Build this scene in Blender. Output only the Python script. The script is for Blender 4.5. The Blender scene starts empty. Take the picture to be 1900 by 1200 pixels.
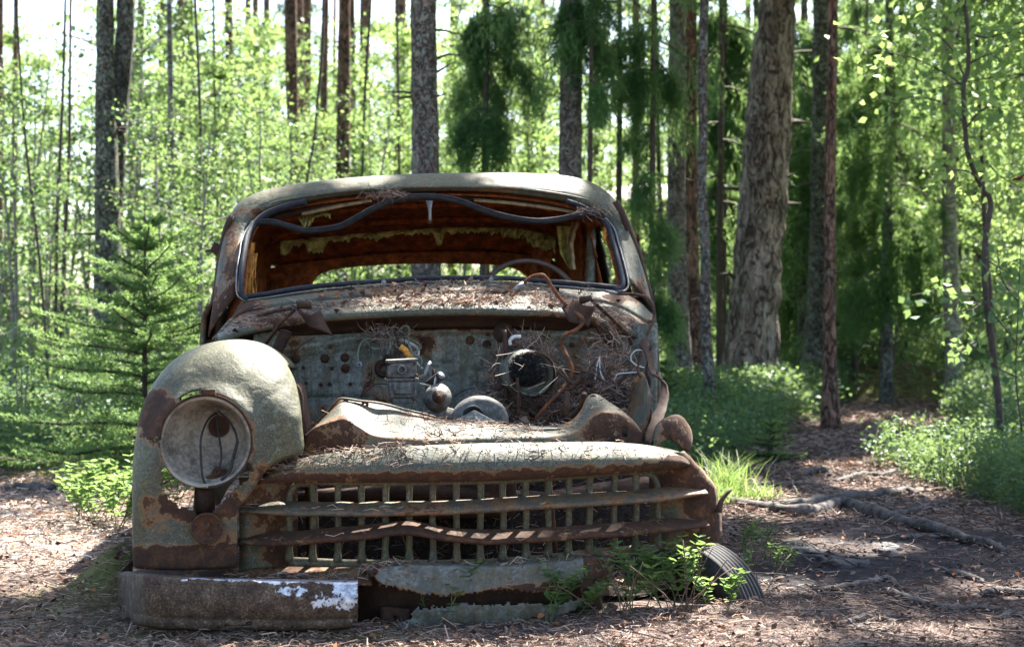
import bpy, math, random
import numpy as np
from mathutils import Vector, Matrix, noise as mn
from mathutils.bvhtree import BVHTree

# ---------------------------------------------------------------- camera, sky, sun
SC = bpy.context.scene
COL = SC.collection
F, CX, HY, H = 2700.0, 950.0, 610.0, 0.863        # focal length and horizon in photo pixels, eye height in m
cam_d = bpy.data.cameras.new('camera'); cam = bpy.data.objects.new('camera', cam_d); COL.objects.link(cam)
cam.location = (0, 0, H); cam.rotation_euler = (math.pi/2, 0, 0)
cam_d.sensor_width = 36; cam_d.lens = 36*F/1900; cam_d.shift_y = (HY-600)/1900
cam_d.clip_end = 3000; cam_d.clip_start = .05
cam_d.dof.use_dof = True; cam_d.dof.focus_distance = 4.75; cam_d.dof.aperture_fstop = 4.2
SC.camera = cam
SUN = Vector((.26, .52, .81)).normalized()      # towards the sun: behind the car, a little to the right
w = bpy.data.worlds.new('World'); SC.world = w; w.use_nodes = True
nt = w.node_tree; bg = nt.nodes['Background']; sky = nt.nodes.new('ShaderNodeTexSky')
sky.sky_type = 'NISHITA'; sky.sun_disc = False
sky.sun_elevation = math.asin(SUN.z); sky.sun_rotation = math.atan2(SUN.x, SUN.y)
sky.air_density = 1.0; sky.dust_density = 2.0; sky.ozone_density = 1.0
nt.links.new(sky.outputs[0], bg.inputs[0]); bg.inputs[1].default_value = .066
sd = bpy.data.lights.new('sun', 'SUN'); sd.energy = 5.0; sd.angle = math.radians(.53); sd.color = (1, .95, .86)
so = bpy.data.objects.new('sun', sd); COL.objects.link(so)
so.rotation_euler = SUN.to_track_quat('Z', 'Y').to_euler()
SC.view_settings.view_transform = 'Standard'; SC.view_settings.look = 'None'
SC.view_settings.exposure = 2.95; SC.view_settings.gamma = 1
SC.render.engine = 'CYCLES'
cy = SC.cycles
cy.max_bounces = 7; cy.diffuse_bounces = 4; cy.glossy_bounces = 2; cy.transmission_bounces = 4; cy.transparent_max_bounces = 8
cy.use_denoising = True; cy.sample_clamp_indirect = 8; cy.caustics_reflective = False; cy.caustics_refractive = False
try: cy.denoiser = 'OPENIMAGEDENOISE'; cy.denoising_input_passes = 'RGB_ALBEDO_NORMAL'
except Exception: pass

R = random.Random(7)
rng = np.random.default_rng(11)

# ---------------------------------------------------------------- projection helpers
def W(px, py, Y): return Vector(((px-CX)/F*Y, Y, H-(py-HY)/F*Y))
CAR = Matrix.Translation((-.113, 4.25, 0)) @ Matrix.Rotation(math.radians(6.5), 4, 'Z') @ Matrix.Rotation(math.radians(-1.5), 4, 'Y')
CINV = CAR.inverted()
CO = CINV @ Vector((0, 0, H))
def L(px, py, yl):                                 # point of the car's frame on the plane y = yl
    d = (CINV.to_3x3() @ Vector(((px-CX)/F, 1, -(py-HY)/F)))
    t = (yl-CO.y)/d.y
    return CO + d*t
def Lc(px, py, y0, curv):
    y = y0
    for _ in range(4):
        p = L(px, py, y); y = y0+curv*((p.x)/.75)**2
    return L(px, py, y)
def pix(p):                                        # photo pixel of a point in the car's frame
    q = CAR @ Vector(p); return (CX+q.x/q.y*F, HY-(q.z-H)/q.y*F)
def sm(a, b, x):
    t = min(1, max(0, (x-a)/(b-a) if b != a else 0)); return t*t*(3-2*t)
def N1(x, y, z=0.0): return mn.noise(Vector((x, y, z)))

# ---------------------------------------------------------------- curves
def cr(pts, n):                                    # Catmull-Rom through pts (tuples), n samples evenly spaced along it
    P = np.array([tuple(p) for p in pts], float)
    if len(P) < 2: return P
    A = np.vstack([2*P[0]-P[1], P, 2*P[-1]-P[-2]])
    out = []
    for i in range(1, len(A)-2):
        for t in np.linspace(0, 1, 14, endpoint=False):
            a, b, c, d = A[i-1], A[i], A[i+1], A[i+2]
            out.append(.5*((2*b)+(c-a)*t+(2*a-5*b+4*c-d)*t*t+(3*b-a-3*c+d)*t**3))
    out.append(A[-2]); out = np.array(out)
    s = np.r_[0, np.cumsum(np.linalg.norm(np.diff(out, axis=0), axis=1))]
    u = np.linspace(0, s[-1], n)
    return np.stack([np.interp(u, s, out[:, k]) for k in range(out.shape[1])], 1)

# ---------------------------------------------------------------- mesh builder
class MB:
    def __init__(s): s.v = []; s.f = []
    def grid(s, rows, closed=False):               # rows: list of equally long lists of points
        b = len(s.v); n = len(rows[0])
        for r in rows: s.v += [tuple(p) for p in r]
        m = n if closed else n-1
        for i in range(len(rows)-1):
            for j in range(m):
                k = (j+1) % n
                s.f.append((b+i*n+j, b+i*n+k, b+(i+1)*n+k, b+(i+1)*n+j))
        return s
    def tube(s, path, rad, sides=10, cap=True, flat=1.0, nz=0):
        path = [Vector(p) for p in path]; n = len(path)
        rr = rad if hasattr(rad, '__len__') else [rad]*n
        up = Vector((.13, .2, 1)); rows = []
        t0 = (path[1]-path[0]).normalized(); a = t0.cross(up)
        if a.length < .05: a = t0.cross(Vector((1, 0, 0)))
        a.normalize()
        for i in range(n):
            t = (path[min(i+1, n-1)]-path[max(i-1, 0)])
            if t.length < 1e-9: t = t0
            t.normalize(); a = (a-t*a.dot(t)); a.normalize(); b = t.cross(a)
            row = []
            for k in range(sides):
                th = 2*math.pi*k/sides; r = rr[i]
                if nz: r *= 1+nz*N1(path[i].x*9+math.cos(th)*1.3, path[i].y*9+math.sin(th)*1.3, path[i].z*9)
                row.append(path[i]+a*(math.cos(th)*r)+b*(math.sin(th)*r*flat))
            rows.append(row)
        b0 = len(s.v); s.grid(rows, True)
        if cap:
            s.f.append(tuple(range(b0+sides-1, b0-1, -1))); e = b0+(n-1)*sides; s.f.append(tuple(range(e, e+sides)))
        return s
    def box(s, c, h, rot=None, bev=0):
        c = Vector(c); m = rot or Matrix.Identity(3); b = len(s.v)
        for z in (-1, 1):
            for y in (-1, 1):
                for x in (-1, 1): s.v.append(tuple(c+m@Vector((x*h[0], y*h[1], z*h[2]))))
        for q in ((0, 2, 3, 1), (4, 5, 7, 6), (0, 1, 5, 4), (2, 6, 7, 3), (0, 4, 6, 2), (1, 3, 7, 5)): s.f.append(tuple(b+i for i in q))
        return s
    def lathe(s, c, axis, prof, sides=32, closed_end=False):    # prof: (distance along the axis, radius)
        c = Vector(c); ax = Vector(axis).normalized(); a = ax.cross(Vector((0, 0, 1)))
        if a.length < .1: a = ax.cross(Vector((1, 0, 0)))
        a.normalize(); b = ax.cross(a)
        rows = [[c+ax*d+(a*math.cos(2*math.pi*k/sides)+b*math.sin(2*math.pi*k/sides))*r for k in range(sides)] for d, r in prof]
        return s.grid(rows, True)
    def build(s, name, mat, parent=None, smooth=True, solid=0, bevel=0, off=-1, jig=0, subd=0):
        v = s.v
        if jig: v = [tuple(Vector(p)+Vector((N1(p[0]*14, p[1]*14, p[2]*14), N1(p[0]*14+9, p[1]*14, p[2]*14), N1(p[0]*14, p[1]*14+9, p[2]*14)))*jig) for p in v]
        me = bpy.data.meshes.new(name); me.from_pydata(v, [], s.f); me.validate()
        if smooth: me.polygons.foreach_set('use_smooth', [True]*len(me.polygons))
        me.materials.append(mat); o = bpy.data.objects.new(name, me); COL.objects.link(o)
        if parent: o.parent = parent
        if solid:
            m = o.modifiers.new('s', 'SOLIDIFY'); m.thickness = solid; m.offset = off
        if bevel:
            m = o.modifiers.new('b', 'BEVEL'); m.width = bevel; m.segments = 2; m.limit_method = 'ANGLE'
        if subd:
            m = o.modifiers.new('d', 'SUBSURF'); m.levels = subd; m.render_levels = subd
        return o

def fast(name, V, Fq, mat, parent=None, tone=None, smooth=False):
    me = bpy.data.meshes.new(name); V = np.asarray(V, np.float32); Fq = np.asarray(Fq, np.int32); k = Fq.shape[1]
    me.vertices.add(len(V)); me.vertices.foreach_set('co', V.ravel())
    me.loops.add(Fq.size); me.loops.foreach_set('vertex_index', Fq.ravel())
    me.polygons.add(len(Fq)); me.polygons.foreach_set('loop_start', np.arange(0, Fq.size, k, dtype=np.int32))
    if smooth: me.polygons.foreach_set('use_smooth', np.ones(len(Fq), bool))
    me.update(calc_edges=True)
    if tone is not None:
        a = me.attributes.new('tone', 'FLOAT', 'FACE'); a.data.foreach_set('value', np.asarray(tone, np.float32))
    me.materials.append(mat); o = bpy.data.objects.new(name, me); COL.objects.link(o)
    if parent: o.parent = parent
    return o
def unit(a): return a/np.maximum(np.linalg.norm(a, axis=1, keepdims=True), 1e-9)
def blades(C, D, length, width, bend=0.15, pts=4):  # a diamond leaf at each C pointing along D
    n = len(C); D = unit(D); r = unit(np.cross(D, rng.normal(size=(n, 3)))); nn = np.cross(D, r)
    length = np.broadcast_to(np.asarray(length), n)[:, None]; width = np.broadcast_to(np.asarray(width), n)[:, None]
    mid = C+D*length*.45+nn*length*bend
    V = np.stack([C, mid+r*width*.5, C+D*length, mid-r*width*.5], 1).reshape(-1, 3)
    return V, np.arange(4*n).reshape(n, 4)
def sticks(C, D, length, width, bend=.1):          # thin needle or twig: two narrow quads meeting at a bend
    n = len(C); D = unit(D); r = unit(np.cross(D, rng.normal(size=(n, 3)))); nn = np.cross(D, r)
    length = np.broadcast_to(np.asarray(length), n)[:, None]; width = np.broadcast_to(np.asarray(width), n)[:, None]*.5
    b = (rng.normal(size=(n, 1))*bend)*length
    A = C-D*length*.5; M = C+nn*b*.3+r*b; B = C+D*length*.5
    V = np.stack([A-r*width, A+r*width, M-r*width, M+r*width, B-r*width*.5, B+r*width*.5], 1).reshape(-1, 3)
    i = np.arange(n)[:, None]*6
    Fq = np.concatenate([i+np.array([[0, 1, 3, 2]]), i+np.array([[2, 3, 5, 4]])], 0)
    return V, Fq

# ---------------------------------------------------------------- objects and tags
def tag(o, label=None, cat=None, group=None, kind=None):
    if label: o['label'] = label
    if cat: o['category'] = cat
    if group: o['group'] = group
    if kind: o['kind'] = kind
    return o
def empty(name, loc=(0, 0, 0), rz=0):
    o = bpy.data.objects.new(name, None); COL.objects.link(o); o.location = loc; o.rotation_euler = (0, 0, rz)
    o.empty_display_size = .1; return o
def copy_tree(o, parent=None, kids=None):
    c = o.copy(); COL.objects.link(c)
    if parent: c.parent = parent
    for ch in (kids if kids is not None else o.children): copy_tree(ch, c)
    return c

# ---------------------------------------------------------------- materials
class NT:
    def __init__(s, name):
        s.m = bpy.data.materials.new(name); s.m.use_nodes = True; s.t = s.m.node_tree; s.t.nodes.clear()
        s.out = s.n('ShaderNodeOutputMaterial')
    def n(s, t, **k):
        o = s.t.nodes.new(t)
        for a, b in k.items(): setattr(o, a, b)
        return o
    def set(s, sock, v):
        if isinstance(v, bpy.types.NodeSocket): s.t.links.new(v, sock)
        elif v is not None:
            if hasattr(v, '__len__') and len(v) == 3 and sock.type == 'RGBA': v = tuple(v)+(1,)
            sock.default_value = v
    def coord(s, k='Object', scale=None):
        c = s.n('ShaderNodeTexCoord').outputs[k]
        if scale is not None:
            m = s.n('ShaderNodeMapping'); s.set(m.inputs[0], c); m.inputs['Scale'].default_value = scale; c = m.outputs[0]
        return c
    def noise(s, co, scale, detail=4, rough=.55, dist=0):
        x = s.n('ShaderNodeTexNoise'); s.set(x.inputs['Vector'], co); x.inputs['Scale'].default_value = scale
        x.inputs['Detail'].default_value = detail; x.inputs['Roughness'].default_value = rough; x.inputs['Distortion'].default_value = dist
        return x.outputs['Fac']
    def vor(s, co, scale, feat='F1', out='Distance'):
        x = s.n('ShaderNodeTexVoronoi', feature=feat); s.set(x.inputs['Vector'], co); x.inputs['Scale'].default_value = scale
        return x.outputs[out]
    def ss(s, v, a, b):
        x = s.n('ShaderNodeMapRange', interpolation_type='SMOOTHSTEP'); s.set(x.inputs[0], v); x.inputs[1].default_value = a; x.inputs[2].default_value = b
        return x.outputs[0]
    def mr(s, v, a, b, c, d):
        x = s.n('ShaderNodeMapRange'); s.set(x.inputs[0], v)
        for i, q in enumerate((a, b, c, d)): x.inputs[1+i].default_value = q
        return x.outputs[0]
    def math(s, op, a, b=None):
        x = s.n('ShaderNodeMath', operation=op); s.set(x.inputs[0], a)
        if b is not None: s.set(x.inputs[1], b)
        return x.outputs[0]
    def mix(s, f, a, b):
        x = s.n('ShaderNodeMix', data_type='RGBA'); s.set(x.inputs[0], f); s.set(x.inputs[6], a); s.set(x.inputs[7], b)
        return x.outputs[2]
    def attr(s, name): return s.n('ShaderNodeAttribute', attribute_name=name).outputs['Fac']
    def ramp(s, v, stops):
        x = s.n('ShaderNodeValToRGB'); s.set(x.inputs[0], v); e = x.color_ramp.elements
        while len(e) < len(stops): e.new(.5)
        for i, (p, c) in enumerate(stops): e[i].position = p; e[i].color = tuple(c)+(1,)
        return x.outputs[0]
    def bump(s, h, strength, dist=.01, prev=None):
        x = s.n('ShaderNodeBump'); s.set(x.inputs['Height'], h); x.inputs['Strength'].default_value = strength
        x.inputs['Distance'].default_value = dist
        if prev is not None: s.set(x.inputs['Normal'], prev)
        return x.outputs[0]
    def bsdf(s, col, rough=.8, metal=0, normal=None, spec=.3):
        x = s.n('ShaderNodeBsdfPrincipled'); s.set(x.inputs['Base Color'], col); s.set(x.inputs['Roughness'], rough)
        s.set(x.inputs['Metallic'], metal); x.inputs['Specular IOR Level'].default_value = spec
        if normal is not None: s.set(x.inputs['Normal'], normal)
        s.t.links.new(x.outputs[0], s.out.inputs[0]); return x

def rusty(name, paint=(.076, .078, .05), rust_bias=0.0, lichen=.75, moss=.35, dark=.5, scale=1.0, chrome=False):
    s = NT(name); co = s.coord('Object'); g = s.n('ShaderNodeNewGeometry')
    big = s.noise(co, 5*scale, 6, .62, .4); mid = s.noise(co, 24*scale, 5, .6, .3); fine = s.noise(co, 110*scale, 3, .7); vf = s.noise(co, 420*scale, 2, .5)
    ra = s.attr('rust')
    v = s.math('ADD', s.math('MULTIPLY', big, .55), s.math('MULTIPLY', mid, .45))
    v = s.math('ADD', v, s.math('MULTIPLY', s.math('SUBTRACT', fine, .5), .22))
    v = s.math('ADD', v, s.math('ADD', s.math('MULTIPLY', ra, .42), rust_bias))
    rf = s.ss(v, .615, .655); halo = s.ss(v, .52, .63)
    # paint: faded, stained by runs, speckled by lichen
    runs = s.noise(s.coord('Object', (9, 9, 1.6)), 2.2*scale, 4, .6)
    p = s.mix(s.ss(runs, .35, .7), tuple(c*.55 for c in paint), tuple(paint))
    p = s.mix(s.math('MULTIPLY', s.ss(mid, .45, .65), .5), p, tuple(c*1.5 for c in paint))
    olive = (.085, .080, .03)
    up = s.n('ShaderNodeSeparateXYZ'); s.set(up.inputs[0], g.outputs['Normal'])
    mo = s.ss(s.math('ADD', s.math('ADD', s.noise(co, 11*scale, 5, .65), s.math('MULTIPLY', up.outputs[2], .12)), s.math('MULTIPLY', s.attr('moss'), .35)), .62-moss*.25, .78-moss*.2)
    p = s.mix(s.math('MULTIPLY', mo, .85), p, olive)
    grime = s.noise(co, 48*scale, 5, .75, .6); p = s.mix(s.math('MULTIPLY', s.ss(grime, .47, .60), .7), p, (.045, .042, .026)); p = s.mix(s.math('MULTIPLY', s.ss(grime, .45, .36), .45), p, (.24, .25, .19))
    stain = s.noise(s.coord('Object', (5, 5, 1.3)), 3.1*scale, 5, .7, .8); p = s.mix(s.math('MULTIPLY', s.ss(stain, .45, .62), .65), p, (.075, .062, .028))
    sp = s.ss(fine, .49, .54); p = s.mix(s.math('MULTIPLY', s.math('MULTIPLY', sp, lichen), .8), p, (.03, .03, .022))
    sp2 = s.ss(vf, .56, .66); p = s.mix(s.math('MULTIPLY', sp2, .5*lichen), p, (.30, .31, .23))
    p = s.mix(s.math('MULTIPLY', halo, .75), p, (.19, .085, .03))
    rc = s.ramp(s.math('ADD', s.math('MULTIPLY', mid, .6), s.math('MULTIPLY', fine, .4)),
                [(.32, (.012, .007, .004)), (.47, (.045, .019, .010)), (.56, (.095, .038, .015)), (.68, (.19, .085, .032))])
    rc = s.mix(dark, rc, (.026, .015, .009))
    c = s.mix(rf, p, rc)
    nb = s.bump(s.math('MULTIPLY', rf, -1), .6, .0015)
    nb = s.bump(fine, .22, .003, nb); nb = s.bump(mid, .35, .012, nb)
    rough = s.mr(rf, 0, 1, .58, .9)
    s.bsdf(c, rough, 0, nb, .35)
    return s.m
def rust_mat(name, tint=(1, 1, 1), dark=.3, metal=0):
    s = NT(name); co = s.coord('Object'); mid = s.noise(co, 22, 6, .65, .4); fine = s.noise(co, 160, 3, .6)
    t = lambda c: tuple(a*b for a, b in zip(c, tint))
    rc = s.ramp(s.math('ADD', s.math('MULTIPLY', mid, .65), s.math('MULTIPLY', fine, .35)),
                [(.34, t((.013, .008, .005))), (.47, t((.05, .023, .012))), (.57, t((.105, .045, .019))), (.7, t((.20, .10, .045)))])
    rc = s.mix(dark, rc, (.03, .018, .014))
    s.bsdf(rc, .82, metal, s.bump(mid, .4, .01, s.bump(fine, .5, .003)), .3); return s.m
def plain(name, c, rough=.7, metal=0, var=.35, sc=30, bump=.25, bd=.004, c2=None):
    s = NT(name); co = s.coord('Object'); a = s.noise(co, sc, 5, .6, .2); b = s.noise(co, sc*6, 3, .6)
    m = s.math('ADD', s.math('MULTIPLY', a, .6), s.math('MULTIPLY', b, .4))
    c2 = c2 or tuple(x*(1+var) for x in c)
    col = s.mix(s.ss(m, .35, .65), tuple(x*(1-var) for x in c), c2)
    s.bsdf(col, rough, metal, s.bump(m, bump, bd), .35); return s.m
def leafmat(name, c1, c2, c3=None, trans=.5, rough=.5, spec=.25):
    s = NT(name); t = s.attr('tone'); rnd = s.n('ShaderNodeObjectInfo').outputs['Random']
    big = s.noise(s.coord('Object'), 1.3, 3)
    v = s.math('ADD', s.math('MULTIPLY', t, .75), s.math('ADD', s.math('MULTIPLY', s.math('SUBTRACT', rnd, .5), .25), s.math('MULTIPLY', s.math('SUBTRACT', big, .5), .6)))
    col = s.ramp(v, [(0, c1), (.5, c2), (1, c3 or c2)])
    pb = s.bsdf(col, rough, 0, None, spec)
    tr = s.n('ShaderNodeBsdfTranslucent'); tc = s.mix(.5, col, (.38, .50, .15)); s.set(tr.inputs[0], tc)
    mx = s.n('ShaderNodeMixShader'); mx.inputs[0].default_value = trans
    s.t.links.new(pb.outputs[0], mx.inputs[1]); s.t.links.new(tr.outputs[0], mx.inputs[2]); s.t.links.new(mx.outputs[0], s.out.inputs[0])
    return s.m
def tonemat(name, stops, rough=.85, spec=.2):
    s = NT(name); v = s.attr('tone'); s.bsdf(s.ramp(v, stops), rough, 0, None, spec); return s.m
def bark(name, dark, mid, light, lichen=(.28, .31, .26), lich=.5, vs=2.2, plate=14, red=None):
    mid, light = tuple(c*1.4 for c in mid), tuple(c*1.4 for c in light); s = NT(name); co = s.coord('Object', (1, 1, 1/vs)); c0 = s.coord('Object')
    r1 = s.noise(co, plate*.8, 3, .6, 1.1); r2 = s.noise(co, plate*2.2, 3, .6, .8); fine = s.noise(co, 55, 5, .75); mid_n = s.noise(c0, 7, 5, .6)
    ridge = lambda r, w_: s.ss(s.math('ABSOLUTE', s.math('SUBTRACT', r, .5)), .0, w_)
    crack = s.math('MULTIPLY', ridge(r1, .055), s.mr(ridge(r2, .05), 0, 1, .45, 1))
    col = s.mix(s.ss(fine, .3, .7), mid, light); col = s.mix(s.ss(s.vor(co, plate*1.4, 'F1', 'Color'), .1, .9), col, tuple(x*.8 for x in mid)); 
    if red is not None: col = s.mix(s.math('MULTIPLY', s.ss(mid_n, .42, .6), .9), col, red)
    col = s.mix(crack, dark, col)
    lf = s.math('MULTIPLY', s.ss(s.math('ADD', s.math('MULTIPLY', s.noise(c0, 12, 5, .7), .7), s.math('MULTIPLY', fine, .3)), .53-.08*lich, .58), min(1, lich*1.1))
    col = s.mix(s.math('MULTIPLY', lf, crack), col, lichen)
    col = s.mix(s.math('MULTIPLY', s.ss(s.noise(c0, 3, 4, .6), .5, .7), .4), col, tuple(x*.6 for x in dark))
    hgt = s.math('ADD', s.math('MULTIPLY', crack, .8), s.math('MULTIPLY', fine, .5))
    s.bsdf(col, .92, 0, s.bump(hgt, 1.0, .03), .15); return s.m

M = {}
M['body'] = rusty('faded_green_paint')
M['body_rusty'] = rusty('rusted_green_paint', rust_bias=.055, dark=.35)
M['grille'] = rusty('grille_paint', paint=(.11, .095, .05), rust_bias=-.02, lichen=.7, moss=.5, dark=.6)
M['bars'] = rusty('bar_rust', paint=(.085, .06, .042), rust_bias=.09, lichen=.5, moss=.1, dark=.45)
M['firewall'] = rusty('blue_grey_paint', paint=(.24, .255, .22), rust_bias=-.075, lichen=.35, moss=-.6, dark=.4)
M['valance'] = rusty('blue_grey_valance', paint=(.125, .133, .12), rust_bias=.02, lichen=.3, moss=-.9, dark=.7)
M['rust'] = rust_mat('rust')
M['rust_dark'] = rust_mat('dark_rust', dark=.65)
M['inside'] = rust_mat('cab_inside_rust', tint=(3.4, 2.1, 1.15), dark=.0)
M['copper'] = rust_mat('orange_pipe', tint=(1.6, 1.25, 1.0), dark=0)
M['rubber'] = plain('old_rubber', (.020, .021, .024), .8, 0, .5, 40, .5, .003)
M['seal'] = plain('blue_black_seal', (.018, .02, .027), .7, 0, .5, 60, .5, .003)
M['steel'] = plain('dull_steel', (.2, .2, .2), .5, .5, .4, 60, .4, .002)
M['alu'] = plain('corroded_alloy', (.11, .105, .092), .7, .2, .65, 45, .5, .004)
M['bowl'] = plain('reflector_grey', (.17, .15, .115), .6, .0, .5, 14, .3, .003, (.32, .285, .225))
M['black'] = plain('sooty_black', (.012, .012, .012), .8, 0, .6, 80, .6, .006)
M['wire_dark'] = plain('dark_wire', (.02, .018, .016), .6)
M['wire_pale'] = plain('pale_wire', (.45, .46, .44), .6)
M['wire_green'] = plain('green_wire', (.14, .16, .12), .6)
M['wood'] = plain('pale_batten', (.33, .25, .14), .8, 0, .5, 40)
M['foam'] = plain('yellow_lining', (.42, .38, .10), .95, 0, .6, 30, .7, .01, (.6, .55, .2))
M['cloth'] = plain('orange_lining', (.62, .28, .06), .95, 0, .6, 25, .6, .01)
M['tyre'] = plain('tyre_rubber', (.022, .02, .022), .8, 0, .5, 50, .4, .003)

# ================================================================ THE CAR
def bumper_mat():
    s = NT('bumper_chrome_and_rust'); co = s.coord('Object'); mid = s.noise(co, 26, 6, .65, .3); fine = s.noise(co, 170, 3, .6); spots = s.vor(co, 75)
    rc = s.ramp(s.math('ADD', s.math('MULTIPLY', mid, .5), s.math('MULTIPLY', fine, .5)),
                [(.36, (.012, .008, .005)), (.46, (.045, .027, .016)), (.55, (.085, .056, .034)), (.66, (.20, .165, .115))])
    ch = s.math('ADD', s.math('ADD', s.math('MULTIPLY', mid, 1.5), s.math('MULTIPLY', s.math('ADD', fine, -1.17), .3)), s.math('MULTIPLY', s.attr('rust'), -1))
    cf = s.math('MULTIPLY', s.ss(ch, -.36, -.30), s.ss(s.math('ADD', spots, s.math('MULTIPLY', fine, .6)), .46, .54))
    col = s.mix(cf, rc, s.mix(s.ss(mid, .42, .6), (.25, .26, .28), (.58, .6, .64)))
    x = s.bsdf(col, s.mr(cf, 0, 1, .85, .42), s.math('MULTIPLY', cf, .55), s.bump(s.math('SUBTRACT', fine, cf), .5, .003), .4); return s.m
M['bumper'] = bumper_mat()

car = empty('wrecked_car'); car.matrix_world = CAR
tag(car, 'wrecked vintage car without hood or glass, rusted grey green, sunk in the forest floor', 'car')

def paint(o, name, fn):
    me = o.data; a = me.attributes.new(name, 'FLOAT', 'POINT')
    a.data.foreach_set('value', [fn(*pix(v.co), v.co) for v in me.vertices]); return o
def blobs(bl, base=0.0):
    def f(px, py, co):
        v = base
        for (x, y, rx, ry, a) in bl:
            d = math.hypot((px-x)/rx, (py-y)/ry)
            if d < 1.6:
                k = a*(1-sm(.55, 1.6, d+.25*N1(px*.05, py*.05)))
                v = max(v, k) if a > 0 else min(v, k)
        return v
    return f
def inpoly(x, y, P):
    c = False; j = len(P)-1
    for i in range(len(P)):
        if (P[i][1] > y) != (P[j][1] > y) and x < (P[j][0]-P[i][0])*(y-P[i][1])/(P[j][1]-P[i][1])+P[i][0]: c = not c
        j = i
    return c
def cut(mb, polys, jig=3.0):                       # drop the faces whose centre lies in one of the outlines (rusted through)
    out = []
    for f in mb.f:
        c = sum((Vector(mb.v[i]) for i in f), Vector())/len(f); px, py = pix(c)
        jx = px+jig*N1(px*.13, py*.13, 3)+jig*.6*N1(px*.4, py*.4, 5); jy = py+jig*N1(px*.13, py*.13, 8)+jig*.6*N1(px*.4, py*.4, 9)
        if not any(inpoly(jx, jy, P) for P in polys): out.append(f)
    mb.f = out; return mb
def iy(pts, x): return float(np.interp(x, [p[0] for p in pts], [p[1] for p in pts]))

# ---- cab shell -------------------------------------------------------------
NR = 90
A_px = [(435, 550), (437, 515), (443, 465), (451, 433), (470, 403), (510, 381), (607, 362), (700, 352), (800, 349), (870, 349), (940, 353), (1020, 363), (1080, 376), (1112, 390), (1134, 410), (1147, 440), (1159, 481), (1167, 521)]
B_px = [(389, 624), (399, 552), (409, 480), (418, 440), (428, 405), (445, 378), (487, 357), (551, 344), (620, 335), (727, 327), (830, 324), (940, 323), (1033, 327), (1087, 337), (1121, 355), (1143, 378), (1163, 425), (1180, 471), (1196, 525), (1209, 580)]
def yA(px, py): return 1.34+.34*sm(0, 1, (550-py)/190)+.02
ringA = []
for p in cr(A_px, NR):
    q = Lc(p[0], p[1], yA(*p), .10); ringA.append(q)
ringB = []
for p in cr(B_px, NR):
    t = (625-p[1])/300; q = L(p[0], p[1], 1.52+.40*max(0, min(1, t))**1.2); ringB.append(q)
def scaled(ring, y, sx, dz, xc=0.0, side=0):
    zt = max(p.z for p in ring); out = []
    for p in ring:
        k = sm(zt-.35, zt, p.z)
        out.append(Vector((xc+(p.x-xc)*sx, y, p.z+dz*k)))
    return out
xc0 = (ringB[0].x+ringB[-1].x)/2
ringM = [a*.45+b*.55+Vector((0, -.012, .006)) for a, b in zip(ringA, ringB)]
ringA2 = [a+Vector((0, .05, 0))+(Vector((xc0, a.y, 1.1))-a)*.015 for a in ringA]
rings = [ringA2, ringA, [a*.8+b*.2+Vector((0, -.008, .0)) for a, b in zip(ringA, ringB)], ringM, ringB,
         scaled(ringB, 2.12, 1.0, .006, xc0), scaled(ringB, 2.35, 1.0, .012, xc0), scaled(ringB, 2.6, .99, -.01, xc0), scaled(ringB, 2.85, .965, -.07, xc0),
         scaled(ringB, 3.08, .92, -.17, xc0), scaled(ringB, 3.2, .88, -.28, xc0)]
for r in rings[5:]:                                # the sides run down to the sill behind the front doors
    pass
def dense(rings, n):
    R_ = np.array([[tuple(p) for p in r] for r in rings])
    return [[Vector(R_c) for R_c in row] for row in np.stack([cr(R_[:, j], n) for j in range(R_.shape[1])], 1)]
shell = MB(); shell.grid(dense(rings, 46))
def win_filter(mb, zlo=.90, zhi=1.30, y0=1.78, y1=2.40):
    keep = []
    for f in mb.f:
        c = sum((Vector(mb.v[i]) for i in f), Vector())/len(f)
        if y0 < c.y < y1 and zlo < c.z < zhi and abs(c.x-xc0) > .45: continue
        if y0 < c.y < y1 and c.z <= zlo: continue
        keep.append(f)
    mb.f = keep
win_filter(shell)
o = shell.build('cab_shell', M['body'], car, solid=.006, off=1)
paint(o, 'rust', blobs([(430, 500, 14, 90, .35), (445, 565, 40, 25, .75), (400, 600, 18, 60, .55), (1165, 545, 30, 14, .8), (700, 352, 260, 4, .1), (1190, 560, 20, 40, .25), (470, 395, 30, 8, .3)], -.45))
paint(o, 'moss', blobs([(700, 330, 300, 20, .5), (480, 360, 50, 30, .6), (1130, 370, 60, 40, .5), (430, 560, 20, 60, .5)]))
# groove line and rolled edge above the windshield
g_px = [(446, 410), (462, 394), (505, 374), (560, 362), (640, 351), (727, 345), (830, 343), (940, 345), (1020, 354), (1085, 367), (1118, 382), (1140, 405)]
mb = MB(); mb.tube([Lc(p[0], p[1]+4, yA(*p)+.004, .10)+Vector((0, -.006, 0)) for p in cr(g_px, 60)], .007, 8)
mb.build('windshield_gutter', M['body'], car)

# headliner: the rusty inside of roof and rear quarters
inner = []
for r, dy in ((ringA2, .02), (ringB, .04)):
    inner.append([p+Vector((0, dy, 0))+(Vector((xc0, p.y, .9))-p)*(.03 if dy < .03 else .06) for p in r])
for y, sx, dz in ((2.15, .955, -.045), (2.45, .95, -.05), (2.7, .945, -.07), (2.9, .92, -.12), (3.05, .89, -.19), (3.14, .86, -.26)):
    inner.append(scaled(ringB, y, sx, dz, xc0))
hl = MB(); hl.grid(dense(inner, 40)); win_filter(hl, .92, 1.29, 1.80, 2.38)
hl.build('headliner', M['inside'], car, solid=.004)
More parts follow.
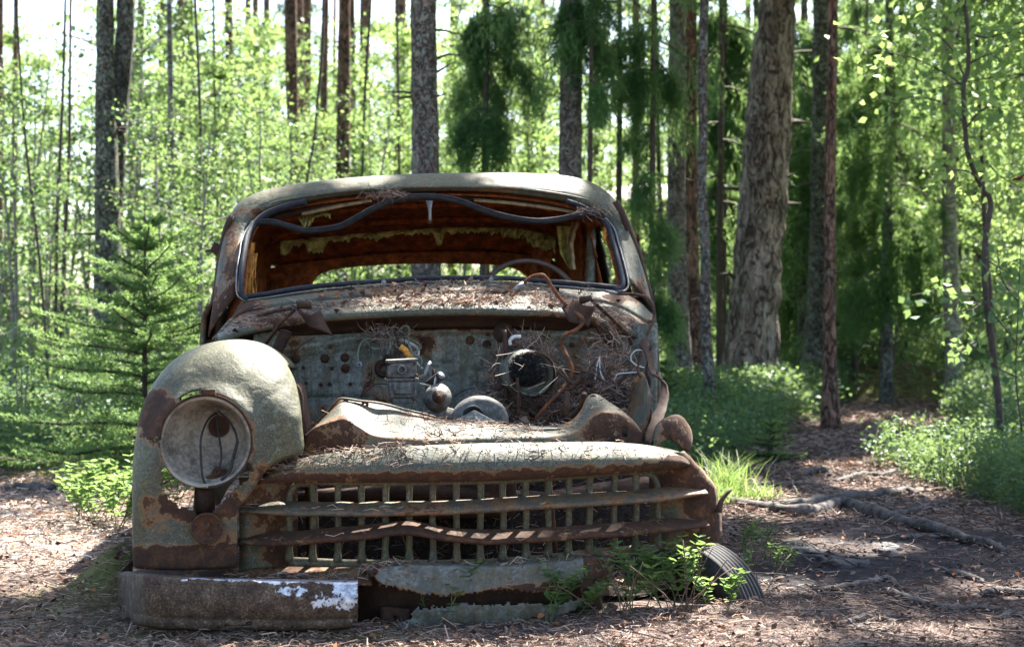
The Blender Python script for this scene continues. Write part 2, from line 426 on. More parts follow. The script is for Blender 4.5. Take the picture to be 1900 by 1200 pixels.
# drip of ribs under the roof skin
for yy in (2.2, 2.55, 2.85):
    mb = MB(); rr_ = scaled(ringB, yy, .94, -.075-(.05 if yy > 2.8 else 0), xc0); mb.tube([p for p in rr_[20:70]], .011, 6, flat=1.5)
    mb.build('roof_rib', M['inside'], car)

# rear panel with the opening of the rear window
rw = [(575, 530), (582, 514), (606, 499), (650, 492), (720, 487), (800, 485), (880, 486), (935, 489), (962, 497), (982, 512), (990, 532)]
rwc = [Vector(L(p[0], p[1], 3.17)) for p in cr(rw, 60)]
rwb = [Vector((x, 3.17, 1.02)) for x in np.linspace(rwc[-1].x, rwc[0].x, 22)[1:-1]]
hole = rwc+rwb
cen = Vector((xc0-.0, 3.17, 1.12))
last = inner[-1]; U = [Vector((p.x, p.y, p.z)) for p in last]
lo = [Vector((x, 3.17, .45)) for x in np.linspace(U[-1].x, U[0].x, 30)]
outer = U+[Vector((U[-1].x, 3.16, z)) for z in np.linspace(U[-1].z, .45, 8)[1:-1]]+lo+[Vector((U[0].x, 3.16, z)) for z in np.linspace(.45, U[0].z, 8)[1:-1]]
def by_angle(P, n=140):
    a = [(math.atan2(p.z-cen.z, p.x-cen.x) % (2*math.pi), p) for p in P]; a.sort(key=lambda t: t[0])
    an = np.array([t[0] for t in a]); q = np.array([tuple(t[1]) for t in a])
    an = np.r_[an-2*math.pi, an, an+2*math.pi]; q = np.vstack([q, q, q]); T = np.linspace(0, 2*math.pi, n, endpoint=False)
    return [Vector((np.interp(t, an, q[:, 0]), np.interp(t, an, q[:, 1]), np.interp(t, an, q[:, 2]))) for t in T]
ho, ou = by_angle(hole), by_angle(outer)
mb = MB(); mb.grid([[h+Vector((0, .03, 0)) for h in ho], ho, [h*.94+o_*.06+Vector((0, -.02, 0)) for h, o_ in zip(ho, ou)], [h*.5+o_*.5+Vector((0, .01, 0)) for h, o_ in zip(ho, ou)], ou], True)
mb.build('rear_panel', M['inside'], car, solid=.01)
# belt line, doors and floor below the windows
for sgn, ring_i in ((-1, 0), (1, -1)):
    xs = ringB[ring_i].x
    mb = MB(); rows = []
    for y in np.linspace(1.56, 3.15, 14):
        rows.append([Vector((xs+sgn*(.015*math.sin(min(1, (y-1.5)/.8)*1.57)+b)-sgn*.10*sm(2.7, 3.2, y), y, z)) for z, b in ((.98, -.01), (.93, .012), (.85, .02), (.6, .03), (.32, .02), (.2, -.02))])
    mb.grid(rows); mb.build('door', M['body_rusty'], car, solid=.02)
mb = MB(); mb.box((xc0, 2.3, .2), (.74, .95, .01)); mb.build('floor_pan', M['rust_dark'], car)
# left door edge (dark, rusty) and right drip rail
edge = [(386, 628), (391, 590), (397, 548), (404, 500), (411, 460), (418, 430), (427, 400)]
mb = MB(); mb.tube([L(p[0]+2, p[1], 1.66+.1*sm(620, 400, p[1])) for p in cr(edge, 24)], .014, 6, flat=2.2); mb.build('drip_rail', M['rust_dark'], car, jig=.006)
edge = [(1141, 372), (1152, 395), (1167, 428), (1183, 474), (1199, 530), (1208, 572)]
mb = MB(); mb.tube([L(p[0]+1, p[1], 1.72) for p in cr(edge, 24)], .010, 6, flat=1.6); mb.build('drip_rail', M['rust_dark'], car, jig=.006)
# mirror remains on the left door
mb = MB(); c = L(402, 462, 1.75); mb.box(c, (.022, .02, .02), Matrix.Rotation(.5, 3, 'Y')); mb.box(c+Vector((-.03, 0, -.003)), (.02, .008, .005)); mb.build('door_mirror_bracket', M['rust'], car, smooth=False, bevel=.003, jig=.01)
# B pillar and quarter window edge seen through the opening
mb = MB(); p0, p1 = L(1098, 405, 2.42), L(1095, 535, 2.42); mb.tube([p0+Vector((0, 0, .05)), p0, p1, p1-Vector((0, 0, .1))], .024, 8, flat=.7); mb.build('door_pillar', M['firewall'], car)
mb = MB(); p0, p1 = L(1072, 400, 2.5), L(1078, 535, 2.5); mb.tube([p0, p0*.5+p1*.5+Vector((.01, 0, 0)), p1], .017, 8, flat=.7); mb.build('door_pillar', M['inside'], car)

# ---- windshield rubber, chrome trim, hanging seal -------------------------
loop = [(452, 556), (440, 545), (439, 515), (445, 465), (453, 433), (470, 410), (500, 391), (560, 374)]
loopR = [(1060, 374), (1100, 388), (1122, 403), (1139, 425), (1148, 455), (1158, 490), (1165, 522), (1160, 537), (1145, 539)]
bottom = [(452, 557), (500, 550), (560, 541), (630, 533), (700, 528), (780, 523), (870, 521), (960, 524), (1040, 530), (1100, 535), (1145, 539)]
def wl(p, dy=0.0, dx=0, dz=0): return Lc(p[0]+dx, p[1]+dz, yA(p[0], p[1])+dy, .10)
mb = MB(); mb.tube([wl(p, -.006, 9, 0) for p in cr(loop, 40)], [.0185]*40, 8, flat=.6); mb.build('windshield_seal', M['seal'], car, jig=.003)
mb = MB(); mb.tube([wl(p, -.006, -9, 0) for p in cr(loopR, 40)], [.0185]*40, 8, flat=.6); mb.build('windshield_seal', M['seal'], car, jig=.003)
mb = MB(); mb.tube([wl(p, -.004, 0, -6) for p in cr(bottom, 60)], .0125, 8, flat=.8); mb.build('windshield_seal', M['seal'], car, jig=.004)
mb = MB(); mb.tube([wl(p, -.017, 0, 1) for p in cr(loop[:6], 40)], .0036, 6); mb.tube([wl(p, -.017, 1, 1) for p in cr(loopR[2:], 40)], .0040, 6)
mb.tube([wl(p, -.017, 0, 1) for p in cr(bottom, 60)], .0030, 6); mb.build('chrome_trim', M['steel'], car, jig=.002)
hang = [(462, 432), (470, 416), (500, 412), (529, 418), (567, 428), (607, 425), (633, 419), (660, 405), (700, 384), (740, 369), (793, 365), (833, 369), (860, 376), (900, 391), (940, 403), (993, 411), (1033, 408), (1073, 400), (1100, 398), (1122, 410)]
mb = MB(); pth = [Lc(p[0], p[1], yA(p[0], 380)-.05, .10) for p in cr(hang, 110)]
mb.tube(pth, [.0155+.003*N1(i*.22, 3) for i in range(110)], 12, flat=.7, nz=.3); mb.tube([p+Vector((0, -.012, .008)) for p in pth], .005, 6)
mb.build('hanging_rubber_seal', M['rubber'], car)
# battens and header rail under the front of the roof
mb = MB(); mb.tube([Lc(x, y, 1.80, .05) for x, y in cr([(880, 371), (960, 378), (1040, 389), (1080, 397)], 12)], .0085, 4, flat=.8); mb.build('roof_batten', M['wood'], car, smooth=False); mb = MB(); mb.tube([Lc(x, y, 1.82, .05) for x, y in cr([(560, 397), (640, 380), (690, 371)], 12)], .008, 4)
mb.build('roof_batten', M['wood'], car, smooth=False)
mb = MB(); mb.tube([Lc(x, y, 1.84, .05) for x, y in cr([(500, 405), (600, 383), (700, 370), (800, 365), (900, 368), (1000, 379), (1090, 397)], 30)], .012, 6, flat=1.3); mb.build('header_rail', M['rust_dark'], car)
# mirror stalk
mb = MB(); a = L(797, 374, 1.70); b = L(798, 408, 1.70); mb.tube([a+Vector((-.001, 0, .01)), a*.6+b*.4, b, b+Vector((0, 0, -.012))], [.019, .0085, .007, .004], 8, flat=.5)
mb.build('mirror_stalk', M['steel'], car); mb = MB(); mb.lathe(L(797, 413, 1.70), (0, -1, 0), [(0, .003), (.004, .009), (.008, .003)], 12); mb.build('mirror_stalk_joint', M['rust'], car)
# torn lining
def tatter(name, top, depth, mat, y, jag=10, seed=0):
    mb = MB(); T = cr(top, 150); rows = [[], [], [], []]
    for i, p in enumerate(T):
        d = depth*(.18+.28*R.random()+.3*abs(N1(p[0]*.12, seed, 2))+.85*sm(.05, .3, N1(p[0]*.028+seed, 1.7, seed))*(.7+.3*R.random()))
        for k in range(4): rows[k].append(L(p[0]+2*N1(p[0]*.1, k, seed), p[1]+d*k/3, y-.012*math.sin(k*1.4+i*.35)-.01*k))
    mb.grid(rows); return mb.build(name, mat, car, solid=.004)
tatter('torn_lining', [(520, 448), (600, 440), (690, 432), (800, 424), (900, 422), (985, 428), (1030, 440)], 26, M['foam'], 2.72, seed=1)
tatter('torn_lining', [(930, 422), (960, 424), (1000, 432), (1030, 446)], 46, M['foam'], 2.62, seed=4)
tatter('torn_lining', [(555, 402), (600, 394), (612, 396)], 18, M['foam'], 1.95, seed=6)
def strip(name, pts, wds, mat, y, seed=0):         # hanging rag: (px, py) down its middle, widths in px
    P = cr([(a, b, w_) for (a, b), w_ in zip(pts, wds)], 26); mb = MB(); rows = []
    for i, (a, b, w_) in enumerate(P):
        rows.append([L(a+w_*(u-.5)+2*N1(i*.3, u*3, seed), b, y+.018*math.sin(u*7+seed+i*.1)) for u in np.linspace(0, 1, 7)])
    mb.grid(rows); return mb.build(name, mat, car, solid=.003)
strip('torn_lining', [(466, 450), (464, 490), (466, 550)], [12, 16, 20], M['cloth'], 1.85, 1)
strip('torn_lining', [(476, 470), (470, 510), (474, 552)], [5, 8, 9], M['cloth'], 1.8, 2)
strip('torn_lining', [(1046, 420), (1050, 470), (1062, 500)], [26, 20, 8], M['foam'], 2.45, 3)
strip('torn_lining', [(1068, 412), (1058, 450), (1064, 500)], [14, 12, 7], M['wood'], 2.4, 5)
strip('torn_lining', [(1123, 415), (1124, 435), (1122, 452)], [6, 9, 3], M['cloth'], 1.78, 6)
strip('torn_lining', [(1020, 445), (1002, 490), (1004, 530)], [46, 36, 40], M['inside'], 2.75, 8)
# steering wheel
sw = MB(); c = L(982, 566, 1.72); e1 = Vector((1, .03, 0)).normalized(); e2 = Vector((0, .42, .9)).normalized()
sw.tube([c+e1*(.205*math.cos(t))+e2*(.205*math.sin(t)) for t in np.linspace(0, 2*math.pi, 61)], .0115, 10, cap=False)
for t in (0.35, 2.8, -1.57): sw.tube([c, c+e1*(.2*math.cos(t))+e2*(.2*math.sin(t))], .007, 6)
ax = e1.cross(e2); sw.tube([c-ax*.03, c+ax*.02], .035, 16); sw.tube([c, c+Vector((0, -.55, -.32))], .016, 10)
sw.build('steering_wheel', M['rubber'], car).data.materials[0] = plain('brown_wheel_rim', (.075, .045, .03), .45, 0, .4, 40)

# ---- cowl ------------------------------------------------------------------
c_back = [(395, 626), (430, 590), (452, 560), (500, 552), (560, 544), (630, 536), (700, 531), (780, 526), (870, 524), (960, 527), (1040, 533), (1100, 538), (1150, 541), (1185, 560), (1210, 585)]
c_mid = [(400, 630), (428, 598), (460, 578), (529, 565), (620, 554), (700, 549), (780, 545), (870, 543), (960, 546), (1040, 551), (1100, 557), (1150, 570), (1190, 592), (1207, 602)]
c_lip = [(405, 634), (440, 617), (480, 606), (540, 595), (600, 587), (720, 579), (840, 575), (960, 576), (1030, 580), (1100, 592), (1160, 611), (1190, 622), (1205, 628)]
def strip_rows(curves, n=100):
    rows = []
    for pts, y, cv, dzp in curves: rows.append([Lc(p[0], p[1]+dzp, y, cv) for p in cr(pts, n)])
    return rows
cw = MB(); cw.grid(strip_rows([(c_back, 1.385, .10, 0), (c_back, 1.33, .10, 5), (c_mid, 1.27, .10, -5), (c_mid, 1.255, .10, -1), (c_mid, 1.26, .10, 2), (c_mid, 1.235, .10, 4), (c_lip, 1.12, .10, -13), (c_lip, 1.06, .10, -6), (c_lip, 1.035, .10, 0), (c_lip, 1.035, .10, 7), (c_lip, 1.05, .10, 10)]))
cowl = cw.build('cowl', M['body'], car, solid=.004)
paint(cowl, 'rust', blobs([(445, 570, 40, 22, .5), (1165, 548, 40, 14, .6), (700, 540, 280, 6, .3), (640, 600, 200, 12, .3), (1000, 600, 300, 14, .4)], -.35)); paint(cowl, 'moss', lambda a, b, c: -.3)
# gutter and recess below the lip
mb = MB(); mb.grid(strip_rows([(c_lip, 1.05, .10, 6), (c_lip, 1.14, .10, 14), (c_lip, 1.15, .10, 26), (c_lip, 1.17, .10, 34)])); mb.build('cowl_gutter', M['rust_dark'], car, solid=.003)
# wipers' spindles
for x, y in ((712, 528), (911, 522)):
    mb = MB(); mb.lathe(L(x, y, 1.33), (0, -.5, 1), [(-.01, .009), (.012, .009), (.016, .005), (.026, .004)], 12); mb.build('wiper_spindle', M['steel'], car)

# ---- firewall --------------------------------------------------------------
fw = MB(); rows = []
ridges = [[(520, 668), (600, 660), (690, 648)], [(775, 655), (800, 672), (838, 676), (846, 690), (848, 745)], [(905, 660), (888, 700), (888, 745)], [(500, 655), (520, 650), (690, 622), (860, 612), (1060, 622), (1130, 632)], [(560, 738), (690, 738)], [(940, 640), (1060, 645), (1110, 648)], [(535, 655), (535, 735)]]
def dist_line(x, y, Pl):
    d = 1e9
    for (a, b), (c_, e) in zip(Pl[:-1], Pl[1:]):
        l2 = (c_-a)**2+(e-b)**2; t = max(0, min(1, ((x-a)*(c_-a)+(y-b)*(e-b))/l2)); d = min(d, math.hypot(x-a-t*(c_-a), y-b-t*(e-b)))
    return d
for py in np.arange(600, 815, 3.0):
    row = []
    for px in np.arange(470, 1225, 5.0):
        g = 0
        for k, Pl in enumerate(ridges):
            d = dist_line(px, py, Pl); g += (.011 if k != 3 else -.014)*math.exp(-(d/5.5)**2)
        row.append(L(px, py, 1.20+g+.10*sm(1130, 1220, px)*-1+.012*N1(px*.01, py*.01)))
    rows.append(row)
fw.grid(rows); o = fw.build('firewall', M['firewall'], car, solid=.003)
paint(o, 'rust', blobs([(800, 606, 420, 9, .55), (700, 720, 26, 60, .5), (660, 780, 150, 30, .35), (940, 690, 40, 60, .5), (1080, 680, 60, 60, .35), (540, 640, 30, 30, .3), (760, 640, 60, 22, .4)], -.1))
bolts = [(603, 665, 7), (640, 663, 7), (641, 683, 7), (549, 666, 7), (616, 683, 3), (788, 633, 7), (872, 631, 7), (903, 639, 7), (905, 617, 5), (930, 612, 4), (613, 644, 3), (563, 682, 3), (1000, 622, 4), (1060, 640, 4), (612, 712, 3), (596, 713, 3), (650, 712, 3), (568, 711, 3)]
for x, y, r in bolts:
    c = L(x, y, 1.195); rr = r/2700*5.45*.92
    mb = MB(); mb.lathe(c, (0, -1, 0), [(0, rr*1.3), (.004, rr*1.25), (.004, rr*.8), (.009, rr*.72), (.010, rr*.2), (.006, .0005)], 12 if r > 3 else 8); mb.build('bolt', M['rust'], car)

# ---- left front fender (the only one still on) ------------------------------
HC = (382, 818)
fo = [(247, 1052), (245, 980), (245, 900), (249, 830), (262, 762), (286, 710), (322, 668), (372, 641), (430, 630), (480, 637), (520, 662), (545, 700), (556, 745), (561, 790), (562, 838), (530, 852), (500, 868), (482, 890), (462, 920), (444, 945), (441, 990), (440, 1046), (425, 1054), (350, 1057), (280, 1056)]
FOL = cr(fo+[fo[0]], 420)
ang = np.arctan2(FOL[:, 1]-HC[1], FOL[:, 0]-HC[0]) % (2*math.pi); od = np.argsort(ang); FA = ang[od]; FX = FOL[od]
FA3 = np.r_[FA-2*math.pi, FA, FA+2*math.pi]; FX3 = np.vstack([FX, FX, FX])
NTH, NRR = 260, 44
def round_r(a):                                    # rounding radius at the outline, m; a = angle, y down
    d = math.degrees(a) % 360
    return float(np.interp(d, [0, 20, 45, 60, 115, 140, 170, 200, 240, 275, 300, 325, 345, 360], [.035, .02, .012, .012, .012, .04, .11, .15, .20, .24, .26, .18, .05, .035]))
rows = []
for i in range(NRR+7):
    row = []
    for k in range(NTH):
        th = 2*math.pi*k/NTH; ox, oy = np.interp(th, FA3, FX3[:, 0]), np.interp(th, FA3, FX3[:, 1])
        r_o = math.hypot(ox-HC[0], oy-HC[1]); Rr = round_r(th)
        if i <= NRR:
            s_ = i/NRR; s_ = s_**.8; r = 87+(r_o-87)*s_; dm = (r_o-r)/640
            t = min(1, dm/Rr); y = .04+Rr*(1-math.sqrt(max(0, 1-(1-t)**2)))*1.0
            y += -.02*math.exp(-((r-87)/18)**2)
            p = L(HC[0]+(ox-HC[0])*r/r_o, HC[1]+(oy-HC[1])*r/r_o, y)
            p += Vector((0, .010*N1(p.x*5, p.z*5, 3)+.006*max(0, N1(p.x*11, p.z*11, 7)), 0)); edge_p = (p.copy())
        else:
            base = L(ox, oy, .04+Rr); dy = [0, .03, .12, .3, .6, .95, 1.25][i-NRR]
            a_ = math.degrees(th); right = (a_ < 140 or a_ > 318)
            p = base+Vector((0, dy if not right else min(dy, .10), 0))
            if right: p += Vector((-min(dy, .1)*.12, 0, 0))
            else: p += Vector((0, 0, -dy*.035*sm(0, .8, dy)))
        row.append(p)
    rows.append(row)
fd = MB(); fd.grid(rows, True)
holes = [[(300, 868), (302, 886), (299, 905), (312, 925), (332, 940), (350, 944), (368, 958), (380, 968), (392, 950), (408, 938), (420, 925), (440, 905), (462, 888), (470, 870), (455, 850), (400, 900), (340, 890), (310, 860)],
         [(333, 741), (345, 727), (372, 722), (392, 727), (388, 737), (360, 733), (340, 744)], [(272, 812), (300, 814), (304, 822), (285, 820)]]
cut(fd, holes, 4)
o = fd.build('fender', M['body'], car, solid=.004)
paint(o, 'rust', (lambda f: (lambda px, py, c: max(f(px, py, c), .55*math.exp(-((math.hypot(px-382, py-818)-86)/(9+6*N1(px*.03, py*.03)))**2)-.3)))(blobs([(290, 770, 32, 38, .75), (372, 935, 85, 30, .8), (330, 1035, 95, 22, .75), (430, 1030, 30, 22, .7), (300, 960, 25, 25, .3), (400, 1000, 40, 25, .3), (500, 880, 40, 20, .3)], -.62)))
paint(o, 'moss', lambda px, py, c: .9*(1-sm(640, 800, py))+.9*(1-sm(255, 290, px))+.9*sm(485, 530, px)-1.0*sm(880, 930, py)*sm(270, 300, px)*(1-sm(440, 470, px)))
fender = o
# broken flange and inner liner edge at the fender's inner side
mb = MB(); P1 = cr([(545, 712), (560, 713), (568, 735), (573, 765), (575, 800)], 20); P2 = cr([(549, 716), (553, 720), (558, 745), (561, 775), (563, 845)], 20)
mb.grid([[L(a, b, .52) for a, b in P1], [L((a+c_)/2, (b+d)/2, .40) for (a, b), (c_, d) in zip(P1, P2)], [L(a, b, .3) for a, b in P2]]); mb.build('inner_wing', M['rust'], car, solid=.004, jig=.005)
# headlight
hb = MB(); hc = L(382, 819, .062); r0 = 79.5/2700*4.30
prof = [(-.012, r0*1.045), (-.018, r0*1.02), (-.012, r0*.985), (0, r0*.97)]+[(.135*(1-(q)**2.4), r0*.97*q+.001) for q in np.linspace(1, .26, 16)][1:]
hb.grid([[hc+Vector((.029*max(0, d)/.135+math.cos(t)*r, d, .036*max(0, d)/.135+math.sin(t)*r)) for t in np.linspace(0, 2*math.pi, 64, endpoint=False)] for d, r in prof], True)
headl = hb.build('headlight', M['bowl'], car, solid=.003, off=1)
mb = MB(); mb.tube([hc+Vector((math.cos(t)*r0*1.02, -.012, math.sin(t)*r0*1.02)) for t in np.linspace(0, 2*math.pi, 73)], [.0048+.003*N1(t*3, 0) for t in np.linspace(0, 2*math.pi, 73)], 8, cap=False); mb.build('rim', M['rust'], headl)
mb = MB(); mb.lathe(hc+Vector((.028, .134, .035)), (0, -1, 0), [(-.01, .040), (.004, .041), (.008, .036), (.004, .028), (.002, .016), (-.004, .014), (-.004, .001)], 28); mb.build('bulb_socket', M['rust_dark'], headl)
mb = MB(); mb.box(hc+Vector((.03, .035, -.103)), (.03, .018, .008), Matrix.Rotation(-.25, 3, 'Y')); mb.lathe(hc+Vector((.028, .03, -.098)), (.2, -.8, .5), [(0, .014), (.016, .013), (.018, .008), (.01, .004)], 14)
mb.tube([hc+Vector((.0, .02, -.126)), hc+Vector((.05, .02, -.105)), hc+Vector((.075, .03, -.085))], .004, 6); mb.build('bulb_holder', M['rust'], headl, jig=.008)
def wire(px_pts, y, r, mat, parent=car, name='wire', n=40, ys=None):
    yy = ys or [y]*len(px_pts); P = cr([(a, b, c_) for (a, b), c_ in zip(px_pts, yy)], n)
    return MB().tube([L(a, b, c_) for a, b, c_ in P], r, 7).build(name, mat, parent)
wire([(401, 765), (385, 780), (373, 812), (373, 850), (376, 885), (383, 900)], 0, .0032, M['wire_dark'], headl, ys=[.13, .10, .06, .05, .05, .06])
wire([(402, 765), (405, 800), (411, 840), (408, 868)], 0, .003, M['wire_dark'], headl, ys=[.13, .11, .08, .07])
wire([(405, 762), (428, 785), (440, 820), (428, 870)], 0, .0034, M['wire_dark'], headl, ys=[.13, .10, .07, .06])
wire([(441, 818), (433, 845), (427, 872), (410, 890)], 0, .0042, M['wire_dark'], headl, ys=[.07, .06, .05, .05])
mb = MB(); mb.box(L(389, 727, .03), (.017, .012, .008)); mb.build('headlight_bracket', M['rust'], car, bevel=.002)
mb = MB(); mb.tube([L(380, 905, .12), L(378, 960, .16)], .028, 8, nz=.3); mb.build('headlight_support', M['rust_dark'], car, jig=.01)
mb = MB(); A_ = [math.radians(d_) for d_ in range(-178, 92, 5)]                 # rusty bucket between lamp and wing, rotted away below
mb.grid([[L(382+88*math.cos(t)+2*N1(t*4, 1), 818+88*math.sin(t), .026) for t in A_], [L(382+85*math.cos(t), 818+85*math.sin(t), .045) for t in A_], [L(382+80*math.cos(t), 819+80*math.sin(t), .075) for t in A_]])
mb.build('headlight_bucket', M['rust_dark'], car, solid=.003)
# turn signal base
mb = MB(); lc = L(383, 980, .03); lr = 27/2700*4.27
mb.lathe(lc, (0, -1, 0), [(-.01, lr*1.06), (.004, lr*1.06), (.008, lr), (.004, lr*.93), (.0, lr*.9), (.002, .001)], 40); tl = mb.build('turn_signal', M['rust'], car)
mb = MB(); mb.box(lc+Vector((.003, -.008, .004)), (.004, .004, .014), Matrix.Rotation(.4, 3, 'Y')); mb.tube([lc+Vector((-.004, -.012, .012)), lc+Vector((.006, -.014, -.004))], .003, 6); mb.box(lc+Vector((.006, -.006, -.014)), (.006, .003, .008), Matrix.Rotation(.2, 3, 'Y')); mb.build('bulb_clip', M['rust'], tl, bevel=.001)

# ---- nose: lip, radiator support, grille ------------------------------------
def xcurve(xl): return .13*(abs(xl)/.75)**2.2
def Ln(px, py, y0):                                # on the bowed nose
    y = y0
    for _ in range(4): p = L(px, py, y); y = y0+xcurve(p.x)
    return L(px, py, y)
lip_top = [(478, 893), (500, 872), (560, 852), (640, 838), (760, 829), (880, 824), (1000, 822), (1120, 821), (1200, 827), (1262, 840), (1279, 858)]
lip_bot = [(478, 894), (520, 894), (640, 893), (760, 893), (880, 891), (1000, 886), (1100, 880), (1200, 873), (1279, 864)]
n = 130; T = cr(lip_top, n); Bm = cr(lip_bot, n); rows = [[] for _ in range(10)]
for i in range(n):
    (tx, ty), (bx, by) = T[i], Bm[i]; hh = max(4, by-ty)
    prof = [(0, .060), (.05, .050), (.16, .034), (.32, .016), (.48, .002), (.62, -.006), (.76, -.006), (.9, .004), (1.0, .012), (1.0, .07)]
    for k, (q, yy) in enumerate(prof): rows[k].append(Ln(tx+(bx-tx)*q, ty+hh*q, yy+.0))
lp = MB(); lp.grid(rows); o = lp.build('grille_lip', M['body'], car, solid=.003)
paint(o, 'rust', lambda px, py, c: -.45+.95*sm(iy(lip_bot, px)-34, iy(lip_bot, px)-8, py+6*N1(px*.03, 0))+(.3 if px > 1190 else 0))
paint(o, 'moss', lambda px, py, c: -.2+.8*sm(1000, 1250, px)+.8*(1-sm(500, 600, px)))
r_bot = [(562, 846), (600, 842), (700, 838), (800, 832), (900, 829), (1000, 827), (1100, 826), (1190, 829)]
r_cre = [(563, 812), (577, 797), (600, 786), (624, 779), (640, 776), (667, 791), (699, 807), (773, 811), (813, 812), (880, 810), (960, 808), (1030, 806), (1065, 800), (1085, 786), (1101, 772), (1122, 764), (1147, 768), (1173, 784), (1189, 802)]
r_top = [(566, 806), (580, 793), (604, 768), (626, 744), (640, 740), (707, 749), (768, 764), (808, 775), (850, 780), (960, 788), (1027, 790), (1060, 779), (1078, 760), (1090, 735), (1107, 731), (1133, 747), (1160, 765), (1180, 785), (1192, 803)]
n = 120; rb, rc_, rt_ = cr(r_bot, n), cr(r_cre, n), cr(r_top, n); rows = [[] for _ in range(8)]
def at_x(P, xs):
    return np.interp(xs, P[:, 0], P[:, 1])
XS = np.linspace(564, 1191, n); yb, yc, yt = at_x(rb, XS), at_x(rc_, XS), at_x(rt_, XS)
rs = MB()
for i in range(n):
    x = XS[i]
    for k, (py, y) in enumerate(((yb[i]+4, .17), ((yb[i]*2+yc[i])/3, .175), ((yb[i]+yc[i]*2)/3, .18), (yc[i]+1.5, .185), (yc[i]-.5, .195), ((yc[i]+yt[i])/2, .25+.03*math.sin(x*.02)), (yt[i]+1.5, .33), (yt[i], .335))):
        rows[k].append(Ln(x, py, y))
rs.grid(rows); cut(rs, [[(1088, 812), (1110, 806), (1112, 815), (1095, 820)], [(1152, 800), (1165, 790), (1168, 800), (1158, 806)]], 3)
o = rs.build('radiator_support', M['body'], car, solid=.005)
paint(o, 'rust', lambda px, py, c: -.12+.45*sm(at_x(rc_, px)-2, at_x(rc_, px)+14, py)+(.35 if abs(py-at_x(rc_, px)) < 4 else 0)+(.35 if abs(py-at_x(rt_, px)) < 4 else 0)+.4*sm(1130, 1185, px))
paint(o, 'moss', lambda px, py, c: -.8+1.3*sm(at_x(rc_, px)-2, at_x(rc_, px)+8, py))
for x, y in ((641, 749), (677, 751), (1101, 739)): MB().lathe(Ln(x, y, .32), (0, -1, .2), [(0, .013), (.004, .012), (.005, .007), (.001, .003)], 12).build('bolt', M['rust'], car)
mb = MB(); mb.tube([Ln(p[0], p[1], .32) for p in cr([(566, 806), (604, 768), (626, 744), (640, 740), (707, 749), (768, 764), (808, 775)], 60)], .0042, 6); mb.tube([Ln(p[0], p[1], .28) for p in cr([(860, 801), (960, 800), (1040, 798)], 20)], .009, 8); mb.build('support_flange', M['body_rusty'], car, jig=.004)
# strut with rolled-down arm on the support's right hump
wire([(1084, 730), (1082, 745), (1070, 765), (1048, 780)], 0, .010, M['rust'], name='strut', ys=[.5, .52, .6, .7])

# grille frame: one casting of uprights, then the two long blades in front of it
vx = [537, 581, 627, 671, 715, 759, 803, 847, 891, 933, 976, 1017, 1055, 1094, 1140, 1180, 1220]
for i, x in enumerate(vx):
    top = float(np.interp(x, [537, 900, 1220], [897, 893, 876])); bot = float(np.interp(x, [537, 700, 900, 1016, 1220], [1040, 1044, 1043, 1032, 1016]))
    mb = MB()
    if i == 0: pth = [Ln(575, 895, .075), Ln(552, 898, .075), Ln(541, 910, .075), Ln(537, 925, .075), Ln(537, 980, .075), Ln(537, bot, .08)]
    elif i == len(vx)-1: pth = [Ln(1185, 876, .075), Ln(1206, 879, .075), Ln(1217, 892, .075), Ln(1221, 910, .075), Ln(1221, 960, .075), Ln(1221, bot, .08)]
    else: pth = [Ln(x+R.uniform(-1, 1), py, .075+R.uniform(-.003, .003)) for py in np.linspace(top-6, bot, 7)]
    pth = [Vector(q) for q in cr([tuple(q) for q in pth], 20)]
    rr = [.0098*(1+.35*sm(3, 0, j)+.45*sm(16, 19, j)) for j in range(20)]
    mb.tube(pth, rr, 10, flat=1.0, nz=.06); mb.build('grille_upright', M['grille'], car)
mb = MB(); fr = [(537, 1040), (640, 1044), (759, 1045), (891, 1044), (976, 1038), (1055, 1030), (1140, 1021), (1221, 1014)]
mb.tube([Ln(p[0], p[1]+1, .078) for p in cr(fr, 60)], .009, 8, nz=.1, flat=1.5); mb.tube([Ln(p[0], p[1]-2, .07) for p in cr([(560, 897), (700, 898), (880, 896), (1000, 891), (1200, 876)], 50)], .008, 8)
mb.build('grille_frame', M['grille'], car)
def blade(path_front, name, ends):                 # a long blade with a sloped top and a rounded nose
    P = cr(path_front, 120); rows = [[] for _ in range(9)]
    for i, (px, py) in enumerate(P):
        e = min(i, 119-i)/10.0; k = math.sqrt(min(1, e+.02))if e < 1 else 1; k = max(.5, k)
        c = Ln(px, py, -.012)
        for j, (dy, dz) in enumerate(((.070, .0235), (.052, .022), (.026, .014), (.006, .006), (-.002, .0), (-.001, -.007), (.005, -.011), (.02, -.011), (.055, -.004))):
            rows[j].append(c+Vector((0, dy if dy > .03 else dy+(1-k)*.01, (dz)*k+.0015*N1(c.x*20, j, 4))))
    mb = MB(); mb.grid(rows)
    b = len(rows)*0; nn = 120
    mb.f.append(tuple(j*nn for j in range(9))); mb.f.append(tuple(j*nn+nn-1 for j in reversed(range(9))))
    return mb.build(name, M['bars'], car, jig=.002)
b1 = blade([(440, 948), (535, 950), (640, 951), (760, 950), (880, 946), (1000, 939), (1100, 933), (1200, 927), (1315, 914)], 'grille_blade', 0)
b2 = blade([(440, 1009), (535, 1006), (600, 1001), (680, 994), (740, 987), (770, 987), (827, 998), (893, 1003), (960, 1002), (1040, 997), (1140, 990), (1230, 982), (1317, 974)], 'grille_blade', 0)
paint(b1, 'rust', lambda px, py, c: .02-.1*(1-sm(900, 1000, px))); paint(b2, 'rust', lambda px, py, c: .3)
